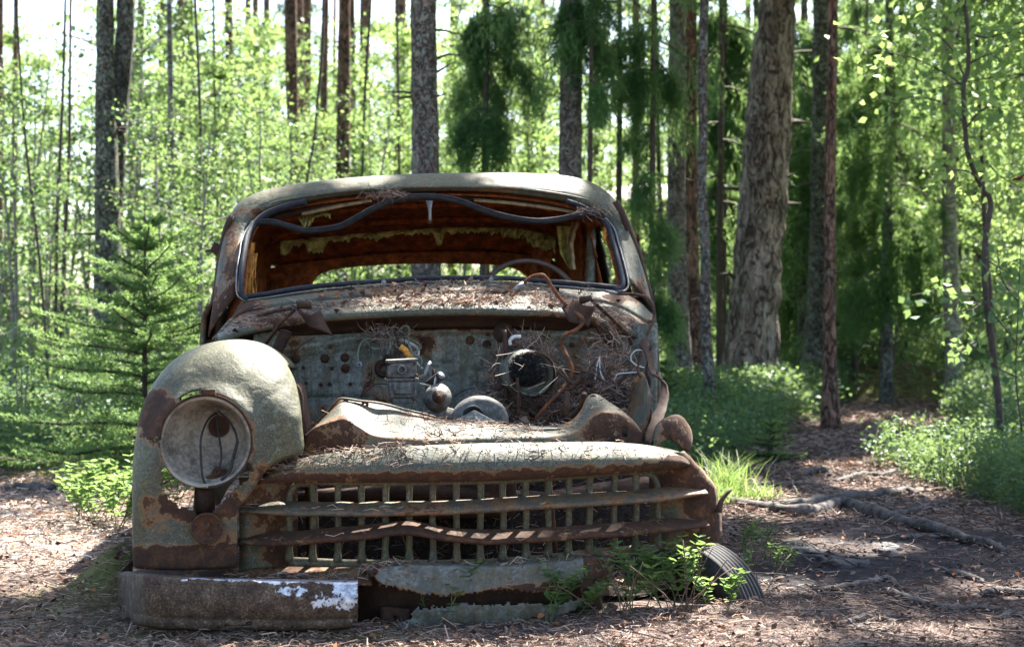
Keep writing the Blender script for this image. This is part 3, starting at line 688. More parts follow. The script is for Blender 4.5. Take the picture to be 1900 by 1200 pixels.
# recess panels left and right of the uprights
mb = MB(); rows = []
for py in np.linspace(885, 1058, 30): rows.append([Ln(px, py, y) for px, y in ((444, .035), (462, .045), (478, .06), (500, .085), (520, .11), (540, .13), (552, .14))])
mb.grid(rows); o = mb.build('nose_panel', M['body_rusty'], car, solid=.004); paint(o, 'rust', blobs([(500, 930, 60, 60, .25), (520, 1030, 40, 20, .4)], -.05))
ro = [(1262, 845), (1280, 850), (1300, 872), (1318, 893), (1329, 905), (1330, 930), (1337, 955), (1337, 985), (1333, 1000), (1318, 1012), (1270, 1014), (1225, 1016)]
mb = MB(); rows = []
for py in np.linspace(838, 1016, 40):
    xr = float(np.interp(py, [838, 850, 872, 893, 905, 930, 955, 985, 1000, 1010, 1016], [1268, 1280, 1300, 1318, 1328, 1330, 1337, 1337, 1333, 1322, 1285]))+3*N1(py*.06, 2)
    rows.append([Ln(1205+(xr-1205)*q, py, y) for q, y in ((0, .14), (.15, .12), (.35, .08), (.6, .045), (.85, .034), (.96, .042), (1, .065))])
mb.grid(rows); o = mb.build('nose_panel', M['body_rusty'], car, solid=.005)
paint(o, 'rust', blobs([(1300, 920, 40, 30, .4), (1325, 985, 25, 40, .5), (1240, 900, 40, 30, .3), (1270, 870, 30, 20, .3)], .0))
mb = MB(); mb.tube([Ln(p[0], p[1], .02) for p in cr([(1333, 950), (1338, 930), (1348, 915), (1357, 908)], 10)], [.012, .011, .010, .009, .008, .008, .007, .007, .006, .004], 6); mb.build('bent_bracket', M['rust_dark'], car)
# rusted lump of the missing right fender's mount and the twisted flange above it
mb = MB(); lump = [(1204, 835), (1212, 805), (1222, 785), (1245, 771), (1266, 772), (1280, 792), (1284, 815), (1278, 838)]
P = cr(lump, 40); rows = []
for q in (0, .25, .5, .7, .85, .95, 1.0):
    rows.append([Ln(1243+(a-1243)*q, 812+(b-812)*q, .17-.05*math.sqrt(1-q*q)+.006*N1(a*.05, b*.05, q*2)) for a, b in P])
rows.append([Ln(a, b, .24) for a, b in P]); mb.grid(rows); o = mb.build('fender_mount', M['body_rusty'], car, solid=.006, jig=.005); paint(o, 'rust', blobs([(1262, 790, 40, 30, .35), (1280, 820, 20, 30, .4)], .05))
mb = MB(); P1 = cr([(1184, 640), (1196, 655), (1206, 690), (1218, 700), (1237, 720), (1236, 760), (1222, 790), (1205, 822)], 40); P2 = cr([(1200, 622), (1210, 650), (1216, 690), (1226, 690), (1226, 730), (1212, 765), (1204, 790), (1196, 818)], 40)
mb.grid([[L(a, b, .95-.7*t/39) for t, (a, b) in enumerate(P2)], [L((a+c_)/2+3, (b+d)/2, .93-.7*t/39) for t, ((a, b), (c_, d)) in enumerate(zip(P1, P2))], [L(a, b, .90-.7*t/39) for t, (a, b) in enumerate(P1)]])
mb.build('twisted_flange', M['rust_dark'], car, solid=.006, jig=.008)
mb = MB(); mb.grid([[L(a, b, .98) for a, b in ((1110, 800), (1140, 755), (1170, 715), (1192, 690))], [L(a, b, .8) for a, b in ((1150, 800), (1170, 770), (1190, 735), (1200, 705))], [L(a, b, .6) for a, b in ((1190, 815), (1200, 790), (1206, 765), (1210, 735))]]); mb.build('inner_wing', M['body_rusty'], car, solid=.005)
mb = MB(); mb.grid([[Vector((sx, y, z)) for z in (.1, .35, .6)] for sx, y in ((-.62, .3), (-.62, .7), (-.62, 1.2))]); mb.build('inner_wing', M['rust_dark'], car, solid=.005)
# body side under the cowl on both sides
mb = MB(); mb.grid([[L(a, b, y) for a, b, y in ((1209, 600, 1.22), (1206, 660, 1.2), (1200, 760, 1.18))], [L(a, b, y) for a, b, y in ((1213, 590, 1.5), (1212, 660, 1.5), (1208, 760, 1.5))]]); mb.build('cowl_side', M['body_rusty'], car, solid=.004)
mb = MB(); rows = []
for t in np.linspace(0, 1, 12): rows.append([Lc(398+(440-398)*t, 632-14*t, 1.5-.3*t, .0), Lc(398+(460-398)*t, 660, 1.5-.3*t, 0), Lc(398+(470-398)*t, 700, 1.5-.3*t, 0)])
mb.grid(rows); mb.build('cowl_side', M['body_rusty'], car, solid=.004)

# ---- bumper ----------------------------------------------------------------
bt = [(221, 1064), (235, 1061), (300, 1068), (450, 1075), (560, 1077), (664, 1078)]
bb = [(221, 1100), (228, 1130), (250, 1156), (300, 1165), (400, 1168), (560, 1169), (664, 1163)]
mb = MB(); rows = [[] for _ in range(26)]
PX = np.r_[np.linspace(221, 250, 12), np.linspace(253, 664, 120)]
bp = [(0, .075), (.005, .03), (.02, .012), (.06, .002), (.12, 0), (.25, -.008), (.42, -.014), (.6, -.012), (.74, -.004), (.77, .004), (.80, .004), (.83, -.002), (.92, 0), (.97, .006), (1.0, .02)]
qs = np.linspace(0, 1, 26)
for i, px in enumerate(PX):
    yb_ = -.135+.30*(1-sm(221, 300, px))**2.5+.10*(1-sm(250, 520, px))*.35
    for k, q in enumerate(qs):
        dy = float(np.interp(q, [a for a, b in bp], [b for a, b in bp])); py = iy(bt, px)+(iy(bb, px)-iy(bt, px))*q
        rows[k].append(L(px+(2.5*N1(py*.15, 5) if i == len(PX)-1 else 0), py, yb_+dy))
for k in range(26):                                # the wrapped end runs back along the wing
    a = rows[k][0]; rows[k] = [a+Vector((.0, .35, 0)), a+Vector((-.004, .2, 0)), a+Vector((-.004, .08, 0))]+rows[k]
mb.grid(rows); cut(mb, [[(404, 1166), (412, 1157), (440, 1160), (465, 1154), (472, 1170)], [(655, 1150), (668, 1130), (670, 1170), (650, 1168)]], 3)
o = mb.build('bumper', M['bumper'], car, solid=.004, jig=.0015)
cb = blobs([(560, 1079, 100, 5, 1), (642, 1102, 30, 28, .95), (545, 1096, 30, 10, .8), (600, 1110, 34, 18, .75), (450, 1076, 120, 3, .9), (650, 1080, 70, 8, 1.0)])
paint(o, 'rust', lambda px, py, c: 1.345-cb(px, py, c)*.66)
# apron between fender and bumper, and the broken valance under the grille
mb = MB(); rows = []
for px in np.linspace(246, 690, 60): rows.append([Ln(px, py, y) for py, y in ((1052, .05), (1058, .03), (1064, .0), (1072, -.03), (1084, -.06))])
mb.grid(rows); o = mb.build('apron', M['body_rusty'], car, solid=.004, jig=.003); paint(o, 'rust', lambda a, b, c: .22)
vt = [(672, 1062), (700, 1054), (760, 1049), (900, 1052), (960, 1050), (1020, 1044), (1100, 1034), (1140, 1036)]
mb = MB(); rows = []; XS2 = np.linspace(672, 1136, 150)
for q in np.linspace(-.12, 1, 44):
    row = []
    for px in XS2:
        t0 = iy(vt, px); b0 = float(np.interp(px, [672, 900, 1000, 1136], [1168, 1166, 1160, 1135]))
        if q < 0: row.append(Ln(px, t0+q*30, .02-q*.5-.05))
        else: row.append(Ln(px, t0+(b0-t0)*q, -.05-.02*math.sin(q*3)+.012*math.exp(-((q-.55)/.03)**2)+.004*N1(px*.03, q*6)))
    rows.append(row)
mb.grid(rows)
vh = [[(664, 1060), (690, 1064), (706, 1085), (745, 1092), (790, 1102), (840, 1106), (880, 1099), (935, 1093), (985, 1096), (1000, 1100), (1075, 1084), (1084, 1108), (1040, 1120), (960, 1120), (900, 1121), (860, 1120), (830, 1124), (772, 1128), (762, 1150), (735, 1158), (700, 1160), (664, 1172)],
      [(1100, 1075), (1140, 1060), (1145, 1140), (1090, 1150), (1040, 1170), (1030, 1150), (1080, 1120)], [(935, 1160), (1000, 1148), (1000, 1172), (930, 1175)]]
cut(mb, vh, 6); o = mb.build('valance', M['valance'], car, solid=.004)
def vr(px, py, c):
    q = (py-iy(vt, px))/(1165-iy(vt, px)); d = abs(py-np.interp(px, [700, 790, 840, 935, 1075], [1090, 1101, 1105, 1093, 1084]))
    return -.5+.8*(1-sm(4, 18, d))+.7*(1-sm(.06, .14, q))*.6+(.9 if px > 1080 else 0)+(.5*sm(.6, .75, q)*(N1(px*.02, 3)+.5))+(.8*(1-sm(690, 720, px)))
paint(o, 'rust', vr)
mb = MB(); mb.grid([[Ln(a, b, -.01+.01*N1(a*.1, b*.1)) for a in np.linspace(706, 760, 8)] for b in np.linspace(1128, 1168, 6)]); cut(mb, [[(728, 1144), (736, 1144), (736, 1152), (728, 1152)]], 0); mb.build('torn_flap', M['rust_dark'], car, solid=.004, jig=.008)
mb = MB(); mb.grid([[Ln(a, b, .05) for a in np.linspace(664, 1120, 10)] for b in (1060, 1100, 1150)]); mb.build('crossmember', M['rust_dark'], car, solid=.01, jig=.02)
mb = MB(); mb.grid([[L(a, b, -.02+.02*N1(a*.1, b*.1, 4)) for a in np.linspace(1078, 1122, 8)] for b in np.linspace(1040, 1105, 9)]); mb.build('torn_flap', M['body_rusty'], car, solid=.004, jig=.02)

# ---- right front wheel, sunk and turned --------------------------------------
wc = L(1282, 1150, .32); axw = Vector((-.72, -.69, .05)).normalized()
RW = .252
mb = MB(); prof = [(-.075, RW*.72), (-.082, RW*.86), (-.07, RW*.96)]
for g in range(6):
    x0 = -.058+g*.0205; prof += [(x0, RW), (x0+.012, RW), (x0+.014, RW-.008), (x0+.0185, RW-.008)]
prof += [(.066, RW), (.075, RW*.96), (.088, RW*.86), (.08, RW*.70), (.06, RW*.66)]
whl = MB(); whl.lathe(wc, axw, [(-.03, .17), (.02, .165), (.055, .178), (.066, .182), (.06, .165), (.03, .14), (.035, .06), (.045, .03), (.05, .001)], 40); wh = whl.build('wheel', M['rust_dark'], car)
mb.lathe(wc, axw, prof, 72); mb.build('tyre', M['tyre'], wh)

# ---- what is left of the engine ----------------------------------------------
mb = MB(); c = L(745, 697, .82)                    # square carburettor
mb.box(c+Vector((0, 0, .052)), (.056, .045, .006)); mb.box(c+Vector((0, 0, .02)), (.05, .04, .026)); mb.box(c+Vector((0, 0, -.012)), (.058, .046, .005)); mb.box(c+Vector((0, 0, -.045)), (.046, .04, .030)); mb.box(c+Vector((0, -.04, -.042)), (.03, .01, .02))
mb.box(c+Vector((0, 0, -.085)), (.04, .035, .01)); carb = mb.build('carburettor', M['alu'], car, smooth=False, bevel=.005, jig=.006)
mb = MB(); mb.lathe(c+Vector((0, -.035, .022)), (0, -1, 0), [(0, .017), (.022, .017), (.022, .010), (0, .009)], 18); mb.build('inlet', M['alu'], carb)
for dx, dz in ((-.05, .0), (.05, 0), (-.045, .045), (.045, .045), (-.04, -.08), (.04, -.08)): MB().lathe(c+Vector((dx, -.035, dz)), (0, -1, 0), [(0, .007), (.012, .006), (.013, .001)], 8).build('screw', M['rust'], carb)
mb = MB()
mb.tube([c+Vector((.055, -.02, -.01)), c+Vector((.08, -.03, .0)), c+Vector((.09, -.03, .03)), c+Vector((.1, -.02, .045))], .006, 6); mb.tube([c+Vector((.06, -.02, -.03)), c+Vector((.11, -.02, -.04)), c+Vector((.12, -.02, -.005))], .005, 6)
mb.build('linkage', M['steel'], carb)
mb = MB(); c = L(815, 740, .78)                    # fuel pump with its glass gone
mb.lathe(c+Vector((0, .05, 0)), (-.15, -1, .1), [(0, .02), (.01, .045), (.05, .05), (.06, .038), (.075, .036), (.078, .024), (.083, .022), (.084, .002)], 26); mb.box(c+Vector((.005, .03, -.06)), (.04, .03, .035), Matrix.Rotation(.3, 3, 'Y')); pump = mb.build('fuel_pump', M['alu'], car, jig=.008)
MB().lathe(c+Vector((-.004, -.031, .008)), (-.15, -1, .1), [(0, .024), (.006, .022), (.008, .008), (.016, .007), (.017, .001)], 16).build('pump_cap', M['rust'], pump)
mb = MB(); a, b = L(798, 712, .86), L(818, 697, .80); mb.tube([a+Vector((0, .02, -.03)), a, b], .017, 14); mb.build('hose', M['rubber'], car); MB().tube([b, b+(b-a).normalized()*.004], [.012, .011], 12).build('hose_mouth', M['steel'], car)
MB().tube([L(804, 705, .9), L(804, 684, .9)], .006, 8).build('bolt_stud', M['rust'], car)
mb = MB(); c = L(890, 783, .66)                    # half-round cover with pulley
rows = []
for d in (0, .02, .10, .13): rows.append([c+Vector((math.cos(t)*(.098-(.012 if d in (0, .13) else 0)), d-.05, math.sin(t)*(.088-(.012 if d in (0, .13) else 0)))) for t in np.linspace(0, math.pi, 28)])
b0 = len(mb.v); mb.grid([[c+Vector((p.x-c.x, -.05, 0)) for p in rows[0]]]+rows+[[c+Vector((p.x-c.x, .08, 0)) for p in rows[0]]]); cov = mb.build('timing_cover', M['alu'], car, jig=.005)
MB().lathe(c+Vector((-.026, -.052, .028)), (0, -1, 0), [(0, .034), (.02, .033), (.022, .026), (.012, .02), (.012, .012), (.03, .011), (.03, .004), (.015, .002)], 26).build('pulley', M['black'], cov)
mb = MB(); rows = [[Ln(px, 804-(44-abs(px-880)*.55 if abs(px-880) < 60 else 8)*q*(1), .34+.02*q) for px in np.linspace(820, 940, 30)] for q in (0, .5, .95, 1)]; mb.grid(rows); mb.build('support_bracket', M['firewall'], car, solid=.005)
c = L(972, 690, .98)                               # heater blower: drum with a nest in its mouth
mb = MB(); mb.lathe(c, (.16, -1, -.05), [(-.13, .06), (-.12, .076), (-.02, .080), (0, .084), (.02, .080), (.10, .077), (.112, .079), (.115, .072), (.06, .068), (.05, .06), (.05, .001)], 40); blow = mb.build('heater_blower', M['firewall'], car)
MB().lathe(c+Vector((.016, -.10, -.005)), (.16, -1, -.05), [(0, .079), (.006, .084), (.020, .084), (.026, .079)], 40).build('band', M['rust'], blow)
wire([(935, 612), (938, 640), (938, 690), (940, 745)], 1.0, .009, M['rust_dark'], name='rod', n=14); wire([(960, 700), (962, 740), (961, 770)], .8, .006, M['rust'], name='rod', n=10)
MB().lathe(L(934, 618, 1.1), (0, -1, .1), [(0, .04), (.004, .04), (.02, .012), (.03, .01)], 8).build('grommet', M['rust_dark'], car)
wire([(947, 640), (946, 632), (953, 625), (966, 624)], 1.0, .007, M['wire_pale'], n=18)
# junction block and its wires
c = L(718, 638, 1.12); mb = MB(); mb.box(c, (.026, .02, .04)); mb.box(c+Vector((-.002, -.02, 0)), (.005, .006, .034)); mb.box(c+Vector((.03, 0, .01)), (.012, .016, .03)); mb.build('junction_block', M['alu'], car, smooth=False, bevel=.003, jig=.006)
MB().tube([L(714, 664, 1.1), L(738, 666, 1.06)], .010, 10).build('tube_stub', M['rust'], car)
MB().lathe(L(712, 684, 1.18), (.0, -1, 0), [(0, .035), (.03, .03), (.035, .02), (.02, .015)], 16).build('grommet', M['rust_dark'], car)
W1 = [([(708, 636), (690, 628), (672, 634), (664, 655), (665, 672)], .004, 'wire_green'), ([(706, 646), (692, 646), (682, 636), (678, 628)], .004, 'wire_green'), ([(735, 632), (752, 630), (760, 612), (752, 604), (742, 612), (738, 622)], .0045, 'wire_green'),
      ([(741, 628), (768, 640), (777, 652), (770, 672), (764, 680)], .0055, 'wire_pale'), ([(760, 640), (766, 660), (776, 676), (784, 684)], .0045, 'wire_pale'), ([(744, 634), (758, 640), (762, 650), (756, 672)], .0045, 'wire_green'), ([(734, 620), (729, 606), (738, 600)], .003, 'wire_dark'),
      ([(690, 680), (688, 704), (676, 722), (668, 738)], .0022, 'wire_dark'), ([(720, 713), (700, 712), (686, 720), (672, 734)], .002, 'wire_dark'), ([(585, 625), (560, 640), (546, 655), (543, 664)], .002, 'wire_dark'), ([(843, 736), (860, 724), (880, 720)], .002, 'wire_dark'),
      ([(765, 682), (772, 686), (782, 680)], .004, 'wire_green')]
for P, r, m in W1: wire(P, 1.1, r, M[m], n=24)
MB().lathe(L(666, 676, 1.08), (0, -1, 0), [(0, .006), (0, .013), (.006, .013), (.006, .006)], 14).build('cable_eye', M['steel'], car)
wire([(742, 643), (752, 650), (762, 668), (760, 680)], 1.08, .013, M['cloth'], name='rag', n=14)
# springs and hood hinges
def spring(a, b, r, turns, name='spring'):
    a, b = Vector(a), Vector(b); ax_ = (b-a).normalized(); u = ax_.cross(Vector((0, 1, 0))).normalized(); v = ax_.cross(u)
    n_ = turns*12; return MB().tube([a+(b-a)*(i/n_)+u*r*math.cos(i*math.pi/6)+v*r*math.sin(i*math.pi/6) for i in range(n_+1)], .0034, 6).build(name, M['rust_dark'], car)
spring(L(531, 616, 1.05), L(511, 658, 1.02), .019, 11); spring(L(1116, 604, 1.05), L(1146, 645, 1.0), .024, 12)
def hinge(px, py, y, s_, name='hood_hinge'):
    mb = MB(); c = L(px, py, y); rows = []
    for t in np.linspace(0, 1, 8):
        rows.append([c+Vector((-.045+.05*t*s_, 0, .035-.03*t)), c+Vector((-.02+.05*t*s_, -.04, .01-.055*t)), c+Vector((.02+.04*t*s_, -.045, .0-.06*t)), c+Vector((.045+.05*t*s_, -.01, .02-.09*t))])
    mb.grid(rows); mb.tube([c+Vector((-.03, -.02, .03)), c+Vector((.02, -.02, .035))], .014, 8); return mb.build(name, M['rust_dark'], car, solid=.006, jig=.014)
hinge(566, 585, 1.0, 1); hinge(1088, 570, .98, -1)
mb = MB(); mb.tube([L(548, 574, 1.0), L(520, 600, 1.02), L(492, 640, 1.05)], .0095, 5, flat=.5); mb.build('hinge_arm', M['rust'], car); mb = MB(); mb.tube([L(540, 572, 1.0), L(512, 576, 1.1), L(478, 585, 1.2)], .007, 5); mb.build('hinge_arm', M['rust_dark'], car)
mb = MB(); mb.tube([L(1097, 556, .98), L(1132, 588, .99), L(1165, 620, 1.0), L(1172, 640, 1.0)], .011, 5, flat=.5); mb.build('hinge_arm', M['rust'], car)
# pipes
wire([(958, 540), (975, 522), (988, 513), (1004, 510), (1014, 516), (1034, 547), (1058, 572), (1078, 587), (1080, 600), (1068, 612), (1048, 622), (1042, 636), (1048, 652), (1060, 675), (1061, 692), (1050, 712), (1028, 738), (1006, 762), (992, 780)], 0, .0068, M['copper'], name='fuel_pipe', n=140,
     ys=[1.0]*3+[.98]*4+[.92]*2+[.9]*4+[.85]*3+[.8]*3)
MB().tube([L(972, 526, 1.0), L(954, 539, 1.0)], .0105, 10, nz=.1).build('pipe_union', M['steel'], car)
MB().tube([L(1124, 540, 1.2), L(1146, 545, 1.17)], .006, 8).build('pipe_union', M['steel'], car)
wire([(1146, 545), (1178, 546), (1200, 553), (1213, 572), (1212, 595), (1200, 622), (1190, 650), (1184, 680), (1186, 695), (1194, 703)], 0, .0055, M['rust'], name='brake_pipe', n=80, ys=[1.17, 1.1, 1.05, 1.02, 1.0, .97, .95, .92, .9, .9])
wire([(1208, 640), (1204, 665), (1200, 690), (1206, 710), (1195, 735), (1180, 760), (1172, 775)], .85, .006, M['rust_dark'], name='cable', n=40)
for P in ([(1195, 650), (1180, 650), (1171, 660), (1172, 670), (1182, 678), (1196, 682)], [(1130, 745), (1136, 730), (1160, 727), (1190, 728)], [(1148, 727), (1150, 742), (1150, 752)], [(1112, 662), (1106, 685), (1104, 704)], [(1112, 662), (1114, 690), (1122, 707)], [(1140, 705), (1146, 694), (1162, 692), (1184, 690)]): wire(P, .92, .0024, M['wire_pale'], n=26)
wire([(1068, 678), (1080, 682), (1078, 698), (1064, 715), (1058, 722)], .85, .007, M['rust'], name='cable', n=24)
MB().tube([L(1050, 772, .75), L(1052, 728, .78)], .011, 6).build('rod', M['rust'], car)
MB().tube([L(1140, 720, .9), L(1178, 676, .95)], .006, 6).build('rod', M['rust_dark'], car)
# behind the grille: radiator remains, rusty uprights, tangle
mb = MB(); mb.tube([Vector((-.47, .42, .12)), Vector((-.47, .42, .56))], .02, 8); mb.build('frame_post', M['rust'], car)
mb = MB(); mb.tube([Vector((.30, .40, .1)), Vector((.28, .42, .5))], .014, 8); mb.build('frame_post', M['rust'], car)
mb = MB(); mb.tube([Vector((-.7, .6, .30)), Vector((-.2, .55, .34)), Vector((.3, .6, .28)), Vector((.7, .6, .33))], .03, 8); mb.build('crossmember', M['rust_dark'], car)
mb = MB(); mb.box((.0, .8, .36), (.2, .24, .12)); mb.build('engine_block', M['rust_dark'], car, bevel=.02, jig=.02)

# more of the tangle: cracked hoses and loose leads over the firewall and the heap
for k in range(12):
    x0, y0 = R.uniform(1030, 1180), R.uniform(670, 760); yy0 = R.uniform(.75, 1.1); P = [(x0, y0)]
    for j in range(4): P.append((P[-1][0]+R.gauss(0, 26), P[-1][1]+R.gauss(4, 20)))
    wire(P, yy0, R.choice((.0022, .003, .0045)), M[R.choice(('rust_dark', 'rust', 'wire_dark', 'rust_dark'))], name='loose_lead', n=30, ys=[yy0+R.gauss(0, .05) for _ in P])
for k in range(6):
    x0, y0 = R.uniform(690, 770), R.uniform(612, 640); P = [(x0, y0)]
    for j in range(3): P.append((P[-1][0]+R.gauss(0, 12), P[-1][1]+R.gauss(16, 8)))
    wire(P, 1.08, R.choice((.002, .003)), M[R.choice(('wire_green', 'wire_dark', 'wire_dark'))], name='loose_lead', n=24)

# ================================================================ THE GROUND
def sstep(a, b, x): t = np.clip((x-a)/(b-a), 0, 1); return t*t*(3-2*t)
_ph = rng.uniform(0, 6.28, (24, 2)); _fr = rng.normal(size=(24, 2))
def wav(x, y, sc, k0=0, n=8):
    s_ = 0
    for k in range(k0, k0+n): s_ = s_+np.sin(x*_fr[k, 0]*sc+_ph[k, 0]+1.3*np.sin(y*_fr[k, 1]*sc*.7+_ph[k, 1]))*np.cos(y*_fr[k, 1]*sc+_ph[k, 1])
    return s_/n
def pathd(x, y):                                   # distance from the middle of the footpath, in half widths
    c = np.interp(y, [0, 5, 6, 8, 12.3, 17, 22, 30], [1.5, 1.75, 1.8, 1.95, 3.05, 4.5, 6.6, 9.5]); hw = np.interp(y, [4, 6.5, 8, 12, 17, 22], [1.9, 1.1, .82, .58, .48, .4])
    return np.abs(x-c)/hw
def gz(x, y):
    x = np.asarray(x, float); y = np.asarray(y, float)
    off = sstep(.9, 2.0, pathd(x, y))
    far = sstep(8.2, 13, y); z = .15*off*far+.05*off*far*wav(x, y, 1.1)
    z = z+.02*wav(x, y, 2.4, 8)*sstep(4.2, 6.5, y)+.012*wav(x, y, 7.0, 16)
    z = z+.012*(y > 18)*(y-18)*.8
    z = z+.17*np.exp(-(((x+1.27)/.13)**2+((y-4.75)/.35)**2))             # heap of earth against the left wing
    z = z+.035*np.exp(-(((x-.55)/.5)**2+((y-4.3)/.25)**2))
    z = z+.42*np.exp(-(((x-4.75)/1.0)**2+((y-18.0)/.8)**2))             # mossy hump at the end of the path
    return z
def G(px, py, dz=0.0):
    Y = H*F/max(5, (py-HY))
    for _ in range(12):
        z = float(gz((px-CX)/F*Y, Y)); Y = .5*Y+.5*(H-z-dz)*F/max(5, (py-HY))
    x = (px-CX)/F*Y; return Vector((x, Y, float(gz(x, Y))+dz))

s = NT('forest_floor'); co = s.coord('Object'); a = s.noise(co, 1.2, 5, .6); b = s.noise(co, 14, 6, .7); f_ = s.noise(co, 90, 4, .7); v_ = s.vor(co, 55)
soil = s.ramp(s.math('ADD', s.math('MULTIPLY', b, .5), s.math('MULTIPLY', f_, .5)), [(.36, (.025, .019, .017)), (.48, (.085, .062, .054)), (.58, (.18, .135, .115)), (.7, (.32, .25, .215))])
soil = s.mix(s.math('MULTIPLY', s.ss(a, .48, .6), .5), soil, (.03, .027, .027))
mossc = s.mix(b, (.035, .05, .012), (.12, .14, .025)); mossf = s.math('MULTIPLY', s.attr('moss'), s.ss(s.math('ADD', b, s.math('MULTIPLY', a, .3)), .42, .62))
soil = s.mix(s.math('MULTIPLY', s.attr('pale'), s.ss(f_, .4, .6)), soil, (.38, .33, .29))  # soil painted lighter where the left ground is sunlit
soil = s.mix(s.math('MULTIPLY', s.attr('mud'), s.ss(s.math('ADD', b, s.math('MULTIPLY', f_, .4)), .5, .7)), soil, (.022, .022, .026))  # mud, plus painted shade of the right foreground
s.bsdf(s.mix(mossf, soil, mossc), .95, 0, s.bump(s.math('ADD', s.math('MULTIPLY', f_, .5), b), .9, .02), .1); M['floor'] = s.m

xs = np.r_[-400, -150, -60, np.linspace(-30, -3.5, 60), np.linspace(-3.4, 4.6, 260), np.linspace(4.8, 30, 60), 60, 150, 400]
ys = np.r_[-60, -10, 0, 2, 3, np.linspace(3.5, 9, 240), np.linspace(9.1, 26, 180), np.linspace(27, 60, 30), 90, 150, 400, 900]
XX, YY = np.meshgrid(xs, ys); ZZ = gz(XX, YY)
near = (YY > 3.3) & (YY < 12) & (XX > -4) & (XX < 5)
ZZ += near*(.006*wav(XX, YY, 26, 0)+.004*wav(XX, YY, 55, 8))
nx, ny = len(xs), len(ys); ii = (np.arange(ny-1)[:, None]*nx+np.arange(nx-1)[None]).ravel()
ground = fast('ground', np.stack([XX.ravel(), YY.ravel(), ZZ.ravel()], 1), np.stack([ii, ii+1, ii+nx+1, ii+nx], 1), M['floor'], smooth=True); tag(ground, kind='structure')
at_ = ground.data.attributes.new('moss', 'FLOAT', 'POINT')
mo = (sstep(1.1, 1.7, pathd(XX, YY))*sstep(7.6, 9.5, YY)+np.exp(-(((XX+1.3)/.25)**2+((YY-4.6)/.4)**2))*.8+.6*(np.abs(XX+.7) < .5)*np.exp(-((YY-4.1)/.06)**2)+1.8*np.exp(-(((XX-4.75)/1.4)**2+((YY-18.0)/1.3)**2))).ravel()
def mud_shade(x, y): return np.clip(np.exp(-(((x-1.35)/.55)**2+((y-5.25)/.30)**2))*1.6+np.exp(-(((x-1.7)/.5)**2+((y-5.9)/.25)**2))*1.3+np.exp(-(((x-.95)/.3)**2+((y-5.0)/.2)**2)), 0, 1)  # real mud patch, stretched to darken the shaded right foreground
ap_ = ground.data.attributes.new('pale', 'FLOAT', 'POINT'); ap_.data.foreach_set('value', (sstep(-.95, -1.4, XX)*sstep(4.9, 5.8, YY)*sstep(8.6, 8.0, YY)).ravel().astype(np.float32)); am_ = ground.data.attributes.new('mud', 'FLOAT', 'POINT'); am_.data.foreach_set('value', mud_shade(XX, YY).ravel().astype(np.float32))  # pale puts the washed-out look of the left sun patch into the soil
at_.data.foreach_set('value', np.clip(mo, 0, 1.4).astype(np.float32))

# ================================================================ LITTER
NEED = [(0, (.025, .017, .015)), (.3, (.10, .066, .05)), (.55, (.22, .155, .12)), (.75, (.38, .29, .235)), (.9, (.36, .19, .09)), (1, (.55, .48, .41))]
M['litter'] = tonemat('dry_needles_and_twigs', NEED)
M['dry_leaf'] = tonemat('dry_leaves', [(0, (.035, .02, .014)), (.4, (.11, .06, .045)), (.7, (.20, .13, .10)), (.85, (.27, .10, .035)), (1, (.33, .26, .2))])
def merge(name, parts, mat, tones, **k):
    Vs, Fs, Ts, o_ = [], [], [], 0
    for (V, Fq), t in zip(parts, tones):
        Vs.append(V); Fs.append(Fq+o_); o_ += len(V); Ts.append(np.resize(t, len(Fq)) if len(t) != len(Fq) else t)
    return fast(name, np.vstack(Vs), np.vstack(Fs), mat, tone=np.concatenate(Ts), **k)
n = 120000
yy = 3.6+5.9*rng.random(n)**1.35; xx = (rng.random(n)-.5)*2*(yy*.40)+.1
keep = ~((np.abs(xx+.15) < .75) & (yy > 4.25)) | (rng.random(n) < .15); xx, yy = xx[keep], yy[keep]; n = len(xx)
dens = wav(xx, yy, 3.0, 4)+.6*wav(xx, yy, 9.0, 12); keep = rng.random(n) < np.clip(.75+.8*dens, .12, 1)*(1-.85*mud_shade(xx, yy)); xx, yy = xx[keep], yy[keep]; n = len(xx)
C = np.stack([xx, yy, gz(xx, yy)+.008+.012*rng.random(n)], 1); D = rng.normal(size=(n, 3)); D[:, 2] *= .18
ln = np.where(rng.random(n) < .08, rng.uniform(.04, .11, n), rng.uniform(.018, .05, n))*np.clip(yy/5, .9, 1.5)
p1 = sticks(C, D, ln, np.where(ln > .055, .0035, .0020)*np.clip(yy/5, .9, 1.7), .12); t1 = np.tile(np.clip(rng.beta(2, 2.2, n)+.3*sstep(-.9, -1.3, xx)*sstep(4.9, 5.6, yy)-.2*sstep(.7, 1.2, xx)*sstep(6.6, 5.8, yy), 0, 1), 2)  # tone carries painted light too: lighter in left sun, darker in right shade
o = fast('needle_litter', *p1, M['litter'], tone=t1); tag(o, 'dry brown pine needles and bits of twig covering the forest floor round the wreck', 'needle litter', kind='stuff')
n = 9500; yy = 3.7+7.5*rng.random(n)**1.3; xx = (rng.random(n)-.5)*2*(yy*.40)+.1
keep = ~((np.abs(xx+.15) < .75) & (yy > 4.25)) & (rng.random(n) < np.clip(.75+.6*wav(xx, yy, 1.7, 2), .12, 1)); xx, yy = xx[keep], yy[keep]; n = len(xx)
C = np.stack([xx, yy, gz(xx, yy)+.012+.012*rng.random(n)], 1); D = rng.normal(size=(n, 3)); D[:, 2] *= .3
sz = rng.uniform(.010, .028, n)
o = fast('fallen_leaves', *blades(C, D, sz, sz*.62, .25), M['dry_leaf'], tone=rng.random(n)); tag(o, 'small dry brown leaves and bark flakes scattered over the forest floor', 'fallen leaves', kind='stuff')

